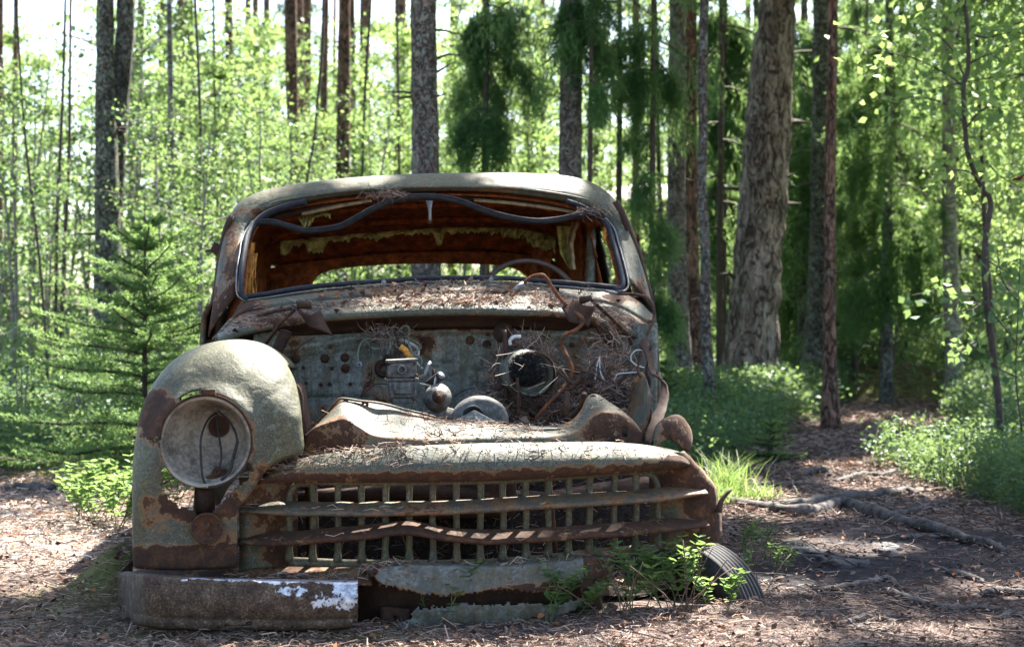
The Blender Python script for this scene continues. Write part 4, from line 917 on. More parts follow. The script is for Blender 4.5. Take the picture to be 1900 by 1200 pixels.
n = 420; yy = 3.8+7*rng.random(n)**1.3; xx = (rng.random(n)-.5)*2*(yy*.38)+.1; k_ = ~((np.abs(xx+.15) < .95) & (yy > 4.1)); xx, yy = xx[k_], yy[k_]; mb = MB()
for x, y in zip(xx, yy):
    a_ = R.uniform(0, 6.28); l_ = R.uniform(.05, .22); r_ = R.uniform(.0015, .0042); p0 = Vector((x, y, float(gz(x, y))+.012)); d = Vector((math.cos(a_), math.sin(a_), 0))
    mb.tube([p0, p0+d*l_*.5+Vector((R.gauss(0, .008), R.gauss(0, .008), R.uniform(0, .012))), p0+d*l_+Vector((0, 0, R.uniform(-.005, .02)))], [r_, r_*.8, r_*.5], 5)
tag(mb.build('fallen_twigs', plain('fallen_twig', (.07, .052, .042), .9, 0, .5, 30, .5, .004, (.2, .17, .15))), 'thin broken twigs lying all over the forest floor', 'twigs', kind='stuff')
n = 26000; yy = 9.0+11*rng.random(n)**1.3; cc_ = np.interp(yy, [8, 12.3, 17, 22], [2.25, 3.1, 4.5, 6.6]); xx = cc_+rng.normal(size=n)*.75
C = np.stack([xx, yy, gz(xx, yy)+.012+.015*rng.random(n)], 1); D = rng.normal(size=(n, 3)); D[:, 2] *= .2
o = fast('path_litter', *sticks(C, D, rng.uniform(.04, .12, n), .006, .12), M['litter'], tone=np.tile(rng.beta(2, 2.2, n), 2)); tag(o, 'dry needles and twigs strewn over the far stretch of the footpath', 'needle litter', kind='stuff')

# needles and twigs that have dropped on the car: found by casting down on its parts
bpy.context.view_layer.update(); dg = bpy.context.evaluated_depsgraph_get()
def bvh_of(objs):
    V, P, b = [], [], 0
    for o_ in objs:
        e = o_.evaluated_get(dg); me = e.to_mesh(); V += [CAR @ v.co for v in me.vertices]; P += [tuple(b+i for i in p.vertices) for p in me.polygons]; b = len(V); e.to_mesh_clear()
    return BVHTree.FromPolygons(V, P)
names = {}
for c_ in car.children: names.setdefault(c_.name.split('.')[0], []).append(c_)
BV = bvh_of([x for k in ('cowl', 'radiator_support', 'grille_lip', 'grille_blade', 'apron', 'firewall', 'valance', 'engine_block', 'hood_hinge') for x in names.get(k, [])])
# the heap of forest litter that fills the engine bay
def bay_z(x, y):
    z = .38+.13*sm(.55, 1.15, y)+.15*sm(.25, .6, x)*sm(.6, .95, y)-.36*(1-sm(.60, .85, y))+.03*N1(x*5, y*5, 1)
    return z+.13*math.exp(-(((x-.15)/.10)**2+((y-1.0)/.2)**2))
mb = MB(); mb.grid([[Vector((x, y, bay_z(x, y))) for x in np.linspace(-.62, .72, 70)] for y in np.linspace(.24, 1.18, 50)])
M['humus'] = plain('humus', (.016, .011, .008), .95, 0, .6, 60, .9, .02, (.05, .032, .022))
hp = mb.build('litter_heap', M['humus'], None); hp.matrix_world = CAR; tag(hp, 'brown heap of needles and leaves filling the engine bay of the wreck', 'litter heap', kind='stuff')
CC, DD, LL = [], [], []
def put(pt, flat=.25, l=(.025, .06), nrm=None):
    d = Vector((R.gauss(0, 1), R.gauss(0, 1), R.gauss(0, flat))); CC.append(tuple(pt)); DD.append(tuple(d)); LL.append(R.uniform(*l))
for _ in range(8000):
    x, y = R.uniform(-.6, .7), 1.17-.93*R.random()**1.8; put(CAR @ Vector((x, y, bay_z(x, y)+R.random()*.02)), .5, (.03, .09))
for _ in range(1000):                              # the nest beside and behind the blower
    a = R.uniform(0, 6.28); q = R.gauss(.115, .015); put(CAR @ (L(972, 690, 1.08)+Vector((math.cos(a)*q, R.gauss(0, .03), math.sin(a)*q))), .8, (.04, .12))
for _ in range(560): put(CAR @ (L(R.gauss(1130, 20), R.gauss(668, 24), R.uniform(.95, 1.12))), .9, (.03, .1))
for _ in range(260): put(CAR @ (L(R.gauss(718, 24), R.gauss(622, 9), R.uniform(1.05, 1.15))), .6, (.03, .08))
def cast(px0, px1, y0, y1, n, prof, l=(.025, .06), jit=.006, flat=.2, zmin=-9):
    for _ in range(n):
        x = R.uniform(px0, px1); y = R.uniform(y0, y1)
        if R.random() > prof(x): continue
        P = CAR @ Vector((x, y, 1.3)); h = BV.ray_cast(P, Vector((0, 0, -1)))
        if h[0] and h[0].z > zmin: put(h[0]+Vector((0, 0, .004+R.random()*jit)), flat, l)
hump = lambda x: .12+.88*math.exp(-((x-.02)/.30)**2)
cast(-.66, .66, 1.02, 1.16, 3600, hump, jit=.022, flat=.35, zmin=.7)
cast(-.50, .66, 1.16, 1.28, 420, hump, jit=.006, zmin=.7)
cast(-.3, .45, 1.28, 1.37, 520, lambda x: .8, jit=.008, zmin=.7)
cast(.35, .74, .95, 1.25, 1400, lambda x: .9, jit=.03, flat=.4, zmin=.7); cast(-.78, -.45, .98, 1.25, 700, lambda x: .8, jit=.015, zmin=.7)
cast(-.60, .56, .12, .34, 1700, lambda x: .06+.75*math.exp(-((x-.12)/.2)**2), jit=.008, flat=.15); cast(-.7, .7, -.02, .1, 500, lambda x: .6, l=(.006, .02), jit=.003)
cast(-.78, -.15, -.13, .10, 1500, lambda x: .4+.6*(x > -.55), jit=.012); cast(-.2, .5, -.1, .1, 600, lambda x: .7, jit=.008)
for _ in range(90): put(CAR @ Lc(R.gauss(715, 22), R.gauss(360, 6), 1.60, .1), .6, (.03, .09))
for _ in range(60): put(CAR @ Lc(R.gauss(1100, 18), R.gauss(392, 6), 1.60, .1), .6, (.03, .08))
V, Fq = sticks(np.array(CC), np.array(DD), np.array(LL), .0021, .14)
o = fast('needles_on_wreck', V, Fq, M['litter'], tone=np.tile(rng.beta(2.4, 1.9, len(CC)), 2)); tag(o, 'fallen pine needles and twigs lying on the cowl, nose and engine bay of the wreck', 'needle litter', kind='stuff')
# a few bigger dry leaves on and around the car
lf = [(1000, 583, .0), (668, 1078, 0), (720, 1074, 0), (620, 1058, 0)]
CC = []
for _ in range(420):
    x, y = R.uniform(-.5, .68), R.uniform(.3, 1.15); CC.append(tuple(CAR @ Vector((x, y, bay_z(x, y)+.02))))
for _ in range(160):
    x = R.gauss(0, .35); y = R.uniform(1.0, 1.36); h = BV.ray_cast(CAR @ Vector((x, y, 1.3)), Vector((0, 0, -1)))
    if h[0] and h[0].z > .7: CC.append(tuple(h[0]+Vector((0, 0, .01))))
n = len(CC); D = rng.normal(size=(n, 3)); D[:, 2] *= .5; sz = rng.uniform(.015, .045, n)
o = fast('leaves_on_wreck', *blades(np.array(CC), D, sz, sz*.6, .3), M['dry_leaf'], tone=rng.random(n)); tag(o, 'dry curled leaves caught among the needles on the cowl and engine bay', 'fallen leaves', kind='stuff')
# black fluff in the blower's mouth
n = 7000; a = rng.normal(size=(n, 3)); a = unit(a)*rng.random((n, 1))**.3; c = np.array(CAR @ (L(977, 686, .852))); C = c+a*np.array([.060, .060, .058])
o = fast('bird_nest', *sticks(C, rng.normal(size=(n, 3)), .022, .0022, .2), M['black'], tone=rng.random(n*2)); tag(o, 'black ball of sooty fibres stuffed into the blower mouth', 'nest')

n = 16; C = c+rng.normal(size=(n, 3))*np.array([.05, .02, .045])+np.array([0, -.05, 0])
o = fast('pale_straws', *sticks(C, rng.normal(size=(n, 3))*np.array([1, .5, .5]), rng.uniform(.03, .10, n), .0022, .1), M['litter'], tone=np.full(n*2, .97)); tag(o, 'pale straws stuck across the mouth of the blower drum', 'straw', kind='stuff')

# ================================================================ ROOTS
M['root'] = plain('root_bark', (.04, .033, .029), .85, 0, .5, 22, .9, .01, (.12, .105, .095))
roots = [('long humped grey tree root crossing the path, thickest one', .034, 0, [(1339, 929), (1387, 941), (1428, 948), (1469, 957), (1510, 955), (1541, 944), (1568, 941), (1609, 955), (1660, 971), (1712, 985), (1763, 996), (1784, 1008), (1811, 1012), (1838, 1014), (1866, 1030)]),
 ('dark root lying just behind the thickest humped root', .03, 0, [(1431, 943), (1489, 938), (1541, 932), (1592, 927), (1643, 921), (1684, 914), (1712, 925)]),
 ('thin sunlit root above the grass tuft side of the path', .018, 0, [(1360, 902), (1421, 903), (1469, 902), (1517, 904), (1570, 912)]),
 ('short knobbly root next to the blueberry bank', .024, 0, [(1480, 886), (1517, 876), (1545, 884)]), ('dark root with a forked knot in the middle of the path', .022, 0, [(1551, 896), (1592, 886), (1640, 885), (1660, 877), (1680, 884)]),
 ('slender root at the far bend of the path, nearest the bank', .02, 0, [(1524, 846), (1558, 840), (1582, 846)]), ('farthest root across the path', .02, 0, [(1613, 827), (1654, 832), (1681, 838)]),
 ('curved root behind the right end of the humped root', .018, 0, [(1650, 958), (1695, 952), (1739, 940), (1780, 944)]), ('straight thin root beside the wreck tyre', .012, 0, [(1340, 994), (1438, 991), (1489, 986), (1524, 982)]),
 ('wavering thin root below the black puddle of mud', .013, 0, [(1524, 1097), (1575, 1091), (1619, 1082), (1650, 1076), (1668, 1092), (1681, 1106)]),
 ('long straight root sloping to the edge of the photo', .016, 0, [(1640, 1096), (1688, 1116), (1743, 1133), (1797, 1135), (1866, 1138)]),
 ('pale looping root in the front of the path', .010, 0, [(1548, 1162), (1578, 1156), (1606, 1147), (1650, 1146), (1695, 1147)]), ('second pale looping root, forked beside the first', .008, 0, [(1590, 1166), (1630, 1150), (1660, 1158), (1640, 1172), (1600, 1168)]),
 ('short grey root piece between mud and photo edge', .014, 0, [(1756, 1064), (1791, 1071), (1828, 1083)]), ('root leaving the photo at its edge', .018, 0, [(1820, 1107), (1860, 1104), (1910, 1106)]), ('flat root in front of the humped root end', .013, 0, [(1671, 1000), (1700, 999), (1746, 998)]),
 ('small root hooking down from the humped root', .008, 0, [(1616, 940), (1628, 950), (1630, 957)]), ('fine root at the corner of the photo', .012, 0, [(1850, 1152), (1880, 1142), (1910, 1146)]), ('dark root stub beside the far left ground', .03, 0, [(-10, 912), (40, 910), (90, 914), (130, 908)])]
for lab, r, up, P in roots:
    mb = MB(); pts = []
    Q = cr(P, 46)
    for i, (a, b) in enumerate(Q):
        t = i/45; g = G(a, b, 0); hump_ = .35+.9*abs(N1(i*.14, r*90)); pts.append(g+Vector((.010*N1(i*.4, 1, r*50), 0, r*.35+r*1.0*(hump_-.3)*math.sin(math.pi*min(1, max(.0, t)))**.4)))
    rr = [.95*r*(.35+.75*math.sin(math.pi*min(1, .12+t*.86)))*(1+.3*N1(i*.35, 8)) for i, t in enumerate(np.linspace(0, 1, 46))]
    mb.tube(pts, rr, 10, nz=.12); o = mb.build('tree_root', M['root']); tag(o, lab, 'root', 'tree roots crossing the footpath')

# ================================================================ PLANTS NEAR THE CAR
M['sprig'] = leafmat('blueberry_leaf', (.030, .085, .030), (.06, .15, .04), (.14, .26, .05), .45)
M['stem'] = plain('green_stem', (.07, .09, .03), .7)
M['stem_brown'] = plain('brown_stem', (.08, .05, .035), .8)
def sprig(base, h, lab, nst=3, spread=.5, ls=.020, yellow=0.0, name='blueberry_plant', group='blueberry sprigs growing round the bumper'):
    root = empty(name, base); tag(root, lab, 'plant', group); mb = MB(); C, D = [], []
    for k in range(nst):
        az = R.uniform(0, 6.28); p = Vector((R.uniform(-.02, .02)*nst*.4, R.uniform(-.015, .015), -.01)); d = Vector((math.cos(az)*spread*.5, math.sin(az)*spread*.3, 1)).normalized(); pts = [p.copy()]
        for i in range(8):
            d = (d+Vector((R.gauss(0, .13), R.gauss(0, .1), .03))).normalized(); p = p+d*h/8*R.uniform(.8, 1.1); pts.append(p.copy())
            if i > 1:
                for _ in range(2):
                    sd_ = (1 if _ else -1); C.append(tuple(p)); D.append((sd_*R.uniform(.5, 1), R.gauss(0, .5), R.uniform(-.1, .6)))
            if i in (3, 5):
                q = p.copy(); dd = (d+Vector((R.choice((-1, 1))*.8, R.gauss(0, .4), .2))).normalized(); br = [q.copy()]
                for j in range(4):
                    dd = (dd+Vector((R.gauss(0, .15), 0, .08))).normalized(); q = q+dd*h*.11; br.append(q.copy())
                    for s_ in (-1, 1): C.append(tuple(q)); D.append((s_*.8+R.gauss(0, .3), R.gauss(0, .5), R.uniform(-.1, .5)))
                mb.tube(br, .0012, 4, cap=False)
        mb.tube(pts, [.0022-.0013*i/8 for i in range(9)], 5, cap=False)
    mb.build('stem', M['stem'], root); C = np.array(C); n = len(C); D = np.array(D); L0 = ls*1.25*rng.uniform(.7, 1.25, n); D = unit(D)
    side = unit(np.cross(D, np.array([0, 0.35, 1.0])+rng.normal(size=(n, 3))*.4)); nn = np.cross(side, D)
    V, Fq = [], []
    K = [(0, 0), (.25, .38), (.55, .42), (.82, .25), (1, 0)]
    up_ = [C+D*(L0*t)[:, None]+side*(L0*w_*.62)[:, None]+nn*(L0*.10)[:, None] for t, w_ in K]; dn = [C+D*(L0*t)[:, None]-side*(L0*w_*.62)[:, None]+nn*(L0*.10)[:, None] for t, w_ in K]; md = [C+D*(L0*t)[:, None] for t, w_ in K]
    A = np.stack(up_+md+dn, 1).reshape(-1, 3); b0 = np.arange(n)[:, None]*15; fs = []
    for i in range(4): fs.append(b0+np.array([[i, i+1, i+6, i+5]])); fs.append(b0+np.array([[i+5, i+6, i+11, i+10]]))
    Fq = np.concatenate(fs, 0); tn = np.tile(np.clip(rng.beta(2, 2, n)*.8+yellow, 0, 1), 8)
    fast('leaves', A, Fq, M['sprig'], root, tone=tn); return root
sprig(G(812, 1168)+Vector((0, -.0, 0)), .20, 'small blueberry sprig standing alone in front of the middle of the valance', 2, .9)
sprig(G(1008, 1160), .17, 'blueberry sprig before the torn hole of the valance', 3, .9)
sprig(G(1060, 1150), .13, 'low blueberry sprig right beside the torn hole sprig', 2, 1.1)
sprig(G(1135, 1140), .19, 'dark green blueberry plant between the valance end and the tyre, left one', 4, .9)
sprig(G(1185, 1138), .20, 'dark green blueberry plant under the end of the grille', 4, .9)
sprig(G(1228, 1130), .18, 'blueberry plant just left of the lit one by the tyre', 3, .8, yellow=.1)
sprig(G(1262, 1128), .21, 'bright yellow green blueberry plant in front of the tyre', 4, .8, yellow=.4)
sprig(G(1300, 1120), .19, 'blueberry plant overlapping the tyre edge', 3, .8, yellow=.25)
sprig(G(1345, 1130), .12, 'low blueberry sprig in front of the tyre tread', 3, 1.2, yellow=.1)
sprig(G(1375, 1098), .13, 'sprig touching the outer edge of the tyre', 3, 1.1)
for i, (a, b, h, t) in enumerate([(1380, 1030, .15, 'nearest the twisted nose panel'), (1415, 1050, .16, 'above the tyre with thin dark stems'), (1450, 1060, .10, 'farthest from the tyre')]): sprig(G(a, b), h, 'wiry blueberry plant on bare soil behind the tyre, '+t, 4, .9, ls=.011)
for i, (a, b, h, lab) in enumerate([(150, 968, .24, 'white lit leafy plant at the outer edge of the sunny clump beside the fender'), (185, 975, .26, 'white lit leafy plant in the middle of the sunny clump beside the fender'), (215, 985, .25, 'white lit leafy plant closest to the fender, low'), (235, 960, .28, 'white lit leafy plant partly behind the fender'), (195, 945, .22, 'short lit plant at the back of the sunny clump'), (330, 960, .3, 'green plant seen through the rust hole below the headlight')]):
    sprig(G(a, b), h, lab, 7, 1.3, ls=.026, yellow=.45, name='leafy_plant', group='sunlit leafy plants beside the fender')
def dry_twigs(base, n, h, lab):
    mb = MB()
    for _ in range(n):
        a = R.uniform(-.9, .9); p = Vector((R.gauss(0, .03), R.gauss(0, .03), 0)); d = Vector((a, R.gauss(0, .3), 1)).normalized(); pts = [p.copy()]
        for i in range(5): d = (d+Vector((R.gauss(0, .12), R.gauss(0, .12), -.02))).normalized(); p = p+d*h/5; pts.append(p.copy())
        mb.tube(pts, [.0017]*6, 4)
    o = mb.build('dry_twigs', M['stem_brown']); o.location = base; tag(o, lab, 'twigs')
dry_twigs(G(1150, 1150), 5, .2, 'bare brown twigs leaning on the end of the valance'); dry_twigs(G(1270, 1140), 7, .22, 'bare brown twigs crossing the front of the sunken tyre'); dry_twigs(G(1400, 1100), 5, .16, 'bare dark twigs beside the outer edge of the tyre')
# grass tuft
M['grass'] = leafmat('grass_blade', (.07, .14, .03), (.12, .22, .035), (.2, .3, .06), .5)
def grass(base, n, h, rad, lab):
    C = np.array(base)+np.c_[rng.normal(size=(n, 2))*rad, np.zeros(n)]; az = rng.normal(size=(n, 2))*.35; V, Fq = [], []
    hh = h*rng.uniform(.5, 1.1, n); w_ = .0028*rng.uniform(.7, 1.3, n); px_ = np.array([1, .2, 0])
    st = []
    for t in (0, .35, .7, 1.0):
        c = C+np.c_[az*(t**1.8)*hh[:, None]*1.3, hh*(t-.22*t*t)]; ww = (w_*(1-t*.9))[:, None]; st += [c-px_*ww, c+px_*ww]
    A = np.stack(st, 1).reshape(-1, 3); b0 = np.arange(n)[:, None]*8; Fq = np.concatenate([b0+np.array([[2*i, 2*i+1, 2*i+3, 2*i+2]]) for i in range(3)], 0)
    o = fast('grass_tuft', A, Fq, M['grass'], tone=np.tile(rng.random(n), 3)); tag(o, lab, 'grass'); return o
grass(G(1352, 915), 170, .27, .06, 'tall bright green grass tuft growing behind the nose of the wreck'); grass(G(1392, 925), 110, .13, .09, 'lower spread of bright grass beside the tall tuft')
grass(G(1335, 935), 70, .15, .04, 'small grass tuft half hidden by the rusty nose panel')
mb = MB(); mb.tube([G(1404, 900, .0), G(1404, 900, .0)+Vector((.12, 0, .16))], [.007, .005], 6); tag(mb.build('stick', M['root']), 'broken stick leaning out of the grass by the path', 'stick')
# dark rusted plates lying on the path
M['plate'] = plain('rotten_board', (.035, .034, .038), .9, 0, .5, 12, .8, .01, (.08, .075, .075))
for P, lab in (([(1440, 1010), (1480, 1000), (1530, 1020), (1600, 1036), (1612, 1042), (1560, 1046), (1500, 1030), (1470, 1026)], 'flat dark flake of rotten board lying on the path'), ([(1620, 1008), (1650, 1003), (1670, 1012), (1655, 1022), (1625, 1016)], 'small dark flake of board on the path')):
    mb = MB(); c = cr(P+[P[0]], 40)[:-1]; cx, cy_ = c.mean(0); rows = [[G(cx+(a-cx)*q, cy_+(b-cy_)*q, .014+.008*N1(a*.03, q*3)) for a, b in c] for q in (.02, .4, .75, 1)]; rows.append([p+Vector((0, 0, -.03)) for p in rows[-1]])
    mb.grid(rows, True); tag(mb.build('rotten_board', M['plate'], jig=.01), lab, 'board')

# ================================================================ TREES
M['pine_bark'] = bark('pine_bark', (.035, .024, .019), (.15, .085, .06), (.30, .175, .12), lich=.25, vs=2.6, plate=11, red=(.22, .125, .085))
M['spruce_bark'] = bark('spruce_bark', (.05, .04, .033), (.15, .12, .10), (.29, .25, .21), lich=.75, vs=1.6, plate=22)
M['big_bark'] = bark('old_pine_bark', (.04, .028, .022), (.17, .125, .10), (.34, .275, .225), lich=.45, vs=3.2, plate=9, lichen=(.33, .36, .31))
M['grey_bark'] = bark('dark_lichen_bark', (.028, .026, .022), (.10, .09, .075), (.23, .21, .17), lich=1.0, vs=1.2, plate=20)
M['birch_bark'] = bark('birch_bark', (.05, .045, .04), (.30, .29, .27), (.52, .51, .47), lich=.4, vs=.35, plate=9)
M['smooth_bark'] = bark('aspen_bark', (.13, .13, .10), (.22, .21, .16), (.31, .29, .22), lich=.5, vs=.8, plate=3)
M['sapling_bark'] = plain('sapling_bark', (.13, .115, .095), .9, 0, .5, 20, .3, .004, (.28, .26, .23))
M['twig'] = plain('branch_bark', (.055, .042, .033), .9, 0, .4, 30)
M['leaf_birch'] = leafmat('birch_leaf', (.05, .12, .045), (.13, .23, .06), (.30, .38, .12), .55)
M['leaf_dark'] = leafmat('understory_leaf', (.018, .065, .035), (.045, .13, .045), (.12, .23, .06), .42)
M['needle'] = leafmat('spruce_needle', (.025, .085, .035), (.06, .16, .055), (.16, .27, .07), .5)
M['needle_young'] = leafmat('young_spruce_needle', (.05, .12, .045), (.11, .23, .06), (.28, .42, .09), .4)
M['berry'] = leafmat('shrub_leaf', (.016, .055, .028), (.034, .10, .038), (.09, .19, .055), .35)

# ---- sunlit spots: gaps cut into the crowns along the sun's direction --------
LIT = []                                           # (x, y) on z = 0 along the sun's rays, radii
def lit(p, rx, ry=None):
    LIT.append((p.x-SUN.x/SUN.z*p.z, p.y-SUN.y/SUN.z*p.z, rx, ry or rx))
lit(CAR @ L(515, 690, .25), .11, .12)
lit(CAR @ L(690, 333, 2.05), .13, .26); lit(CAR @ L(1000, 330, 2.05), .22, .26); lit(CAR @ L(820, 328, 2.3), .10, .12)
lit(CAR @ L(700, 795, .25), .15, .06); lit(CAR @ L(600, 345, 2.05), .06, .1)
lit(CAR @ L(840, 560, 1.12), .36, .09); lit(CAR @ L(1010, 575, 1.1), .12, .07)
lit(CAR @ L(700, 935, .05), .2, .03); lit(CAR @ L(830, 985, .05), .24, .03); lit(CAR @ L(640, 990, .05), .1, .05); lit(CAR @ L(700, 1045, -.05), .07, .03)
lit(CAR @ L(885, 765, .7), .09, .05); lit(CAR @ L(745, 660, .8), .05, .05)
lit(W(1660, 715, 17.3), .9, 1.2); lit(W(330, 520, 8.2), .45, .4); lit(W(250, 430, 8.3), .25, .3); lit(W(180, 560, 8.1), .3, .3); lit(W(200, 920, 6.6), .5, .5)
for a, b, rx, ry in ((110, 995, .5, .9), (20, 960, .7, 1.0), (20, 1060, .35, .5), (190, 925, .45, .8), (200, 890, .5, .7), (90, 925, .8, .9), (1380, 925, .3, .55), (1440, 950, .3, .25), (1340, 900, .25, .6), (1720, 870, .40, .8), (1640, 905, .35, .6), (1700, 780, .5, 1.0), (1560, 1010, .2, .15), (1780, 830, .3, .5),
                     (1430, 1080, .14, .16), (1330, 1175, .25, .12), (1250, 1120, .12, .10), (1700, 1165, .18, .1), (1500, 1000, .12, .12), (1850, 1090, .12, .12), (1560, 870, .25, .3)):
    lit(G(a, b), rx, ry)
LA = np.array(LIT)
def carve(C, soft=True):                           # False where foliage is cut away to let sun reach a lit spot
    u = C[:, 0]-SUN.x/SUN.z*C[:, 2]; v = C[:, 1]-SUN.y/SUN.z*C[:, 2]; ok = np.ones(len(C), bool)
    for x, y, rx, ry in LA: ok &= (((u-x)/(rx+.08))**2+((v-y)/(ry+.08))**2) > 1.0
    return ok

def trunk(name, pts, Y, mat, sides=18, top=9.0, flare=1.5, base_py=None, nz=.10, parent=None, taper=.35):
    """pts: (px, py, width px) from the top of the photo downwards; the stem goes on above the frame and down to the ground."""
    P = [(W(a, b, Y), w_/F*Y/2) for a, b, w_ in pts]
    (p0, r0_), (p1, r1) = P[0], P[1]; d = (p0-p1).normalized() if (p0-p1).length > 0 else Vector((0, 0, 1))
    d = (d*.6+Vector((0, 0, .4))).normalized()
    out = []
    for k in (3, 2, 1): out.append((p0+d*(top*k/3)+Vector((N1(k, Y)*.1, N1(k+9, Y)*.1, 0)), r0_*(1-(1-taper)*k/3)))
    out += P
    pe, re = P[-1]; g = float(gz(pe.x, pe.y))
    if pe.z > g+.05:
        dd = (P[-1][0]-P[-2][0]); dd = dd/max(1e-6, -dd.z); n_ = 3
        for k in range(1, n_+1):
            z = pe.z+(g-.12-pe.z)*k/n_; q = pe+dd*(pe.z-z)*.7; q.z = z; out.append((q, re*(1+(flare-1)*(k/n_)**2)))
    Q = cr([(p.x, p.y, p.z, r) for p, r in out], max(26, int(len(out)*9)))
    return MB().tube([Vector(q[:3]) for q in Q], [q[3] for q in Q], sides, nz=nz).build(name, mat, parent), Q

def needles_along(A, B, n, l, w_, droop=.6, rad=.05):
    """hanging sprays of needles along the twig A-B"""
    t = rng.random((n, 1)); C = A+(B-A)*t+rng.normal(size=(n, 3))*rad
    d = unit((B-A)[None])*.5+rng.normal(size=(n, 3))*.55; d[:, 2] -= droop
    return C, d
def bough(mb, C, D, p, az, length, rise=.0, droop=.9, dens=60, hang=.35, r=.014, sub=7):
    """a spruce branch: out from p, sinking, with side twigs that hang"""
    pts = [Vector(p)]; d = Vector((math.cos(az), math.sin(az), rise)).normalized()
    n = 7
    for i in range(n):
        d = (d+Vector((R.gauss(0, .07), R.gauss(0, .07), -droop*.16 if i < 4 else .08))).normalized(); pts.append(pts[-1]+d*length/n)
    mb.tube(pts, [r*(1-i/(n+1)) for i in range(n+1)], 4, cap=False)
    for i in range(2, n+1):
        for s_ in (-1, 1):
            for _ in range(max(1, sub//4)):
                sd_ = Vector((-d.y, d.x, 0))*s_; a = pts[i]; ln_ = hang*R.uniform(.5, 1.2)*(1-.4*i/n)
                b = a+(sd_*R.uniform(.25, .8)+Vector((0, 0, -R.uniform(.4, 1.1)*droop)) + d*.4).normalized()*ln_
                c_, d_ = needles_along(np.array(a), np.array(b), dens//10+2, 0, 0, droop, .035); C.append(c_); D.append(d_)
        c_, d_ = needles_along(np.array(pts[i-1]), np.array(pts[i]), dens//6+2, 0, 0, .2, .03); C.append(c_); D.append(d_)
def crown_mesh(C, D, l, w_, mat, name='crown', parent=None, tone=None, do_carve=False, base=Vector()):
    C = np.vstack(C) if isinstance(C, list) else C; D = np.vstack(D) if isinstance(D, list) else D
    if do_carve: k = carve(C+np.array(base)); C, D = C[k], D[k]; tone = tone[k] if tone is not None else None
    n = len(C)
    if tone is None: tone = np.clip(rng.beta(2, 2.4, n), 0, 1)
    return fast(name, *blades(C, D, l*rng.uniform(.6, 1.3, n), w_*rng.uniform(.7, 1.3, n), .1), mat, parent, tone=tone)
def stubs(mb, Q, n, rr=(1.0, 3.2), lmin=.08, lmax=.35):
    """dead branch stubs on the visible stem"""
    zs = [q for q in Q if rr[0] < q[2] < rr[1]]
    for _ in range(n):
        if not zs: return
        q = R.choice(zs); az = R.uniform(0, 6.28); d = Vector((math.cos(az), math.sin(az)*.7, R.uniform(-.1, .45))).normalized(); ln_ = R.uniform(lmin, lmax); p = Vector(q[:3])+d*q[3]*.7
        pts = [p, p+d*ln_*.5+Vector((0, 0, R.gauss(0, .015))), p+d*ln_+Vector((R.gauss(0, .03), 0, R.gauss(0, .03)))]
        mb.tube(pts, [max(.006, q[3]*.14), max(.005, q[3]*.09), .003], 5)

def named_tree(kind, lab, cat, pts, Y, mat, crown=None, n_stub=8, group=None, **k):
    base = W(pts[-1][0], pts[-1][1], Y); root = empty(kind, (base.x, base.y, float(gz(base.x, base.y)))); tag(root, lab, cat, group)
    bpy.context.view_layer.update() if False else None
    o, Q = trunk('trunk', pts, Y, mat, **k); off = Vector(root.location); o.data.transform(Matrix.Translation(-off)); o.parent = root
    if n_stub:
        for _ in range(n_stub):
            mb = MB(); stubs(mb, Q, 1)
            if mb.v: b = mb.build('dead_branch', M['twig']); b.data.transform(Matrix.Translation(-off)); b.parent = root
    if crown: crown(root, Q, off)
    return root, Q
def shade_crown(z0, z1, r0_, r1, n, l=.17, w_=.065, cx=0, cy_=0, mat='needle', clump=.5):
    """the dense crown above the frame that shades the wreck: boughs in whorls, with gaps cut in to put sun on chosen spots"""
    def f(root, Q, off):
        c0 = Vector((Q[0][0]+cx, Q[0][1]+cy_, 0)); nb = int(n/140); C = []; D = []; mb = MB()
        for _ in range(nb):
            t = R.random(); z = z0+(z1-z0)*t; r = (r0_+(r1-r0_)*t)*math.sqrt(R.random()); a = R.uniform(0, 6.28)
            tip = Vector((c0.x+math.cos(a)*r, c0.y+math.sin(a)*r, z)); d = Vector((math.cos(a), math.sin(a), -.35))
            m = 140; t_ = rng.random((m, 1)); cc = np.array(tip)+np.array(d)*(t_-.5)*clump*1.6+rng.normal(size=(m, 3))*np.array([clump*.33, clump*.33, .07])
            C.append(cc); D.append(np.array(d)+rng.normal(size=(m, 3))*.5)
            if _ % 3 == 0 and carve(np.array([tuple(tip), tuple(tip*.6+c0*.4+Vector((0, 0, z*.4)))])).all(): mb.tube([Vector((c0.x, c0.y, z+.35)), (Vector((c0.x, c0.y, z+.35))+tip)/2+Vector((0, 0, .1)), tip], [.03, .02, .006], 4, cap=False)
        o = crown_mesh(C, D, l, w_, M[mat], 'crown', None, do_carve=True); o.data.transform(Matrix.Translation(-off)); o.parent = root
    return f
def droopy(boughs, dens=70, l=.075, w_=.010, hang=.45, mat='needle', tone_b=0.0):
    """boughs given as (height, azimuth deg, length, droop), starting at the stem"""
    def f(root, Q, off):
        C, D = [], []; mb = MB(); zs = np.array([q[2] for q in Q]); 
        for z, az, ln_, dr in boughs:
            i = int(np.argmin(abs(zs-z))); bough(mb, C, D, Vector((Q[i][0], Q[i][1], z)), math.radians(az), ln_, .1, dr, dens, hang, .018, 8)
        o = crown_mesh(C, D, l, w_, M[mat], 'crown', None, do_carve=True); o.data.transform(Matrix.Translation(-off)); o.parent = root
        b = mb.build('limb', M['twig']); b.data.transform(Matrix.Translation(-off)); b.parent = root
    return f
def both(*fs):
    def f(r, Q, o):
        for g in fs: g(r, Q, o)
    return f

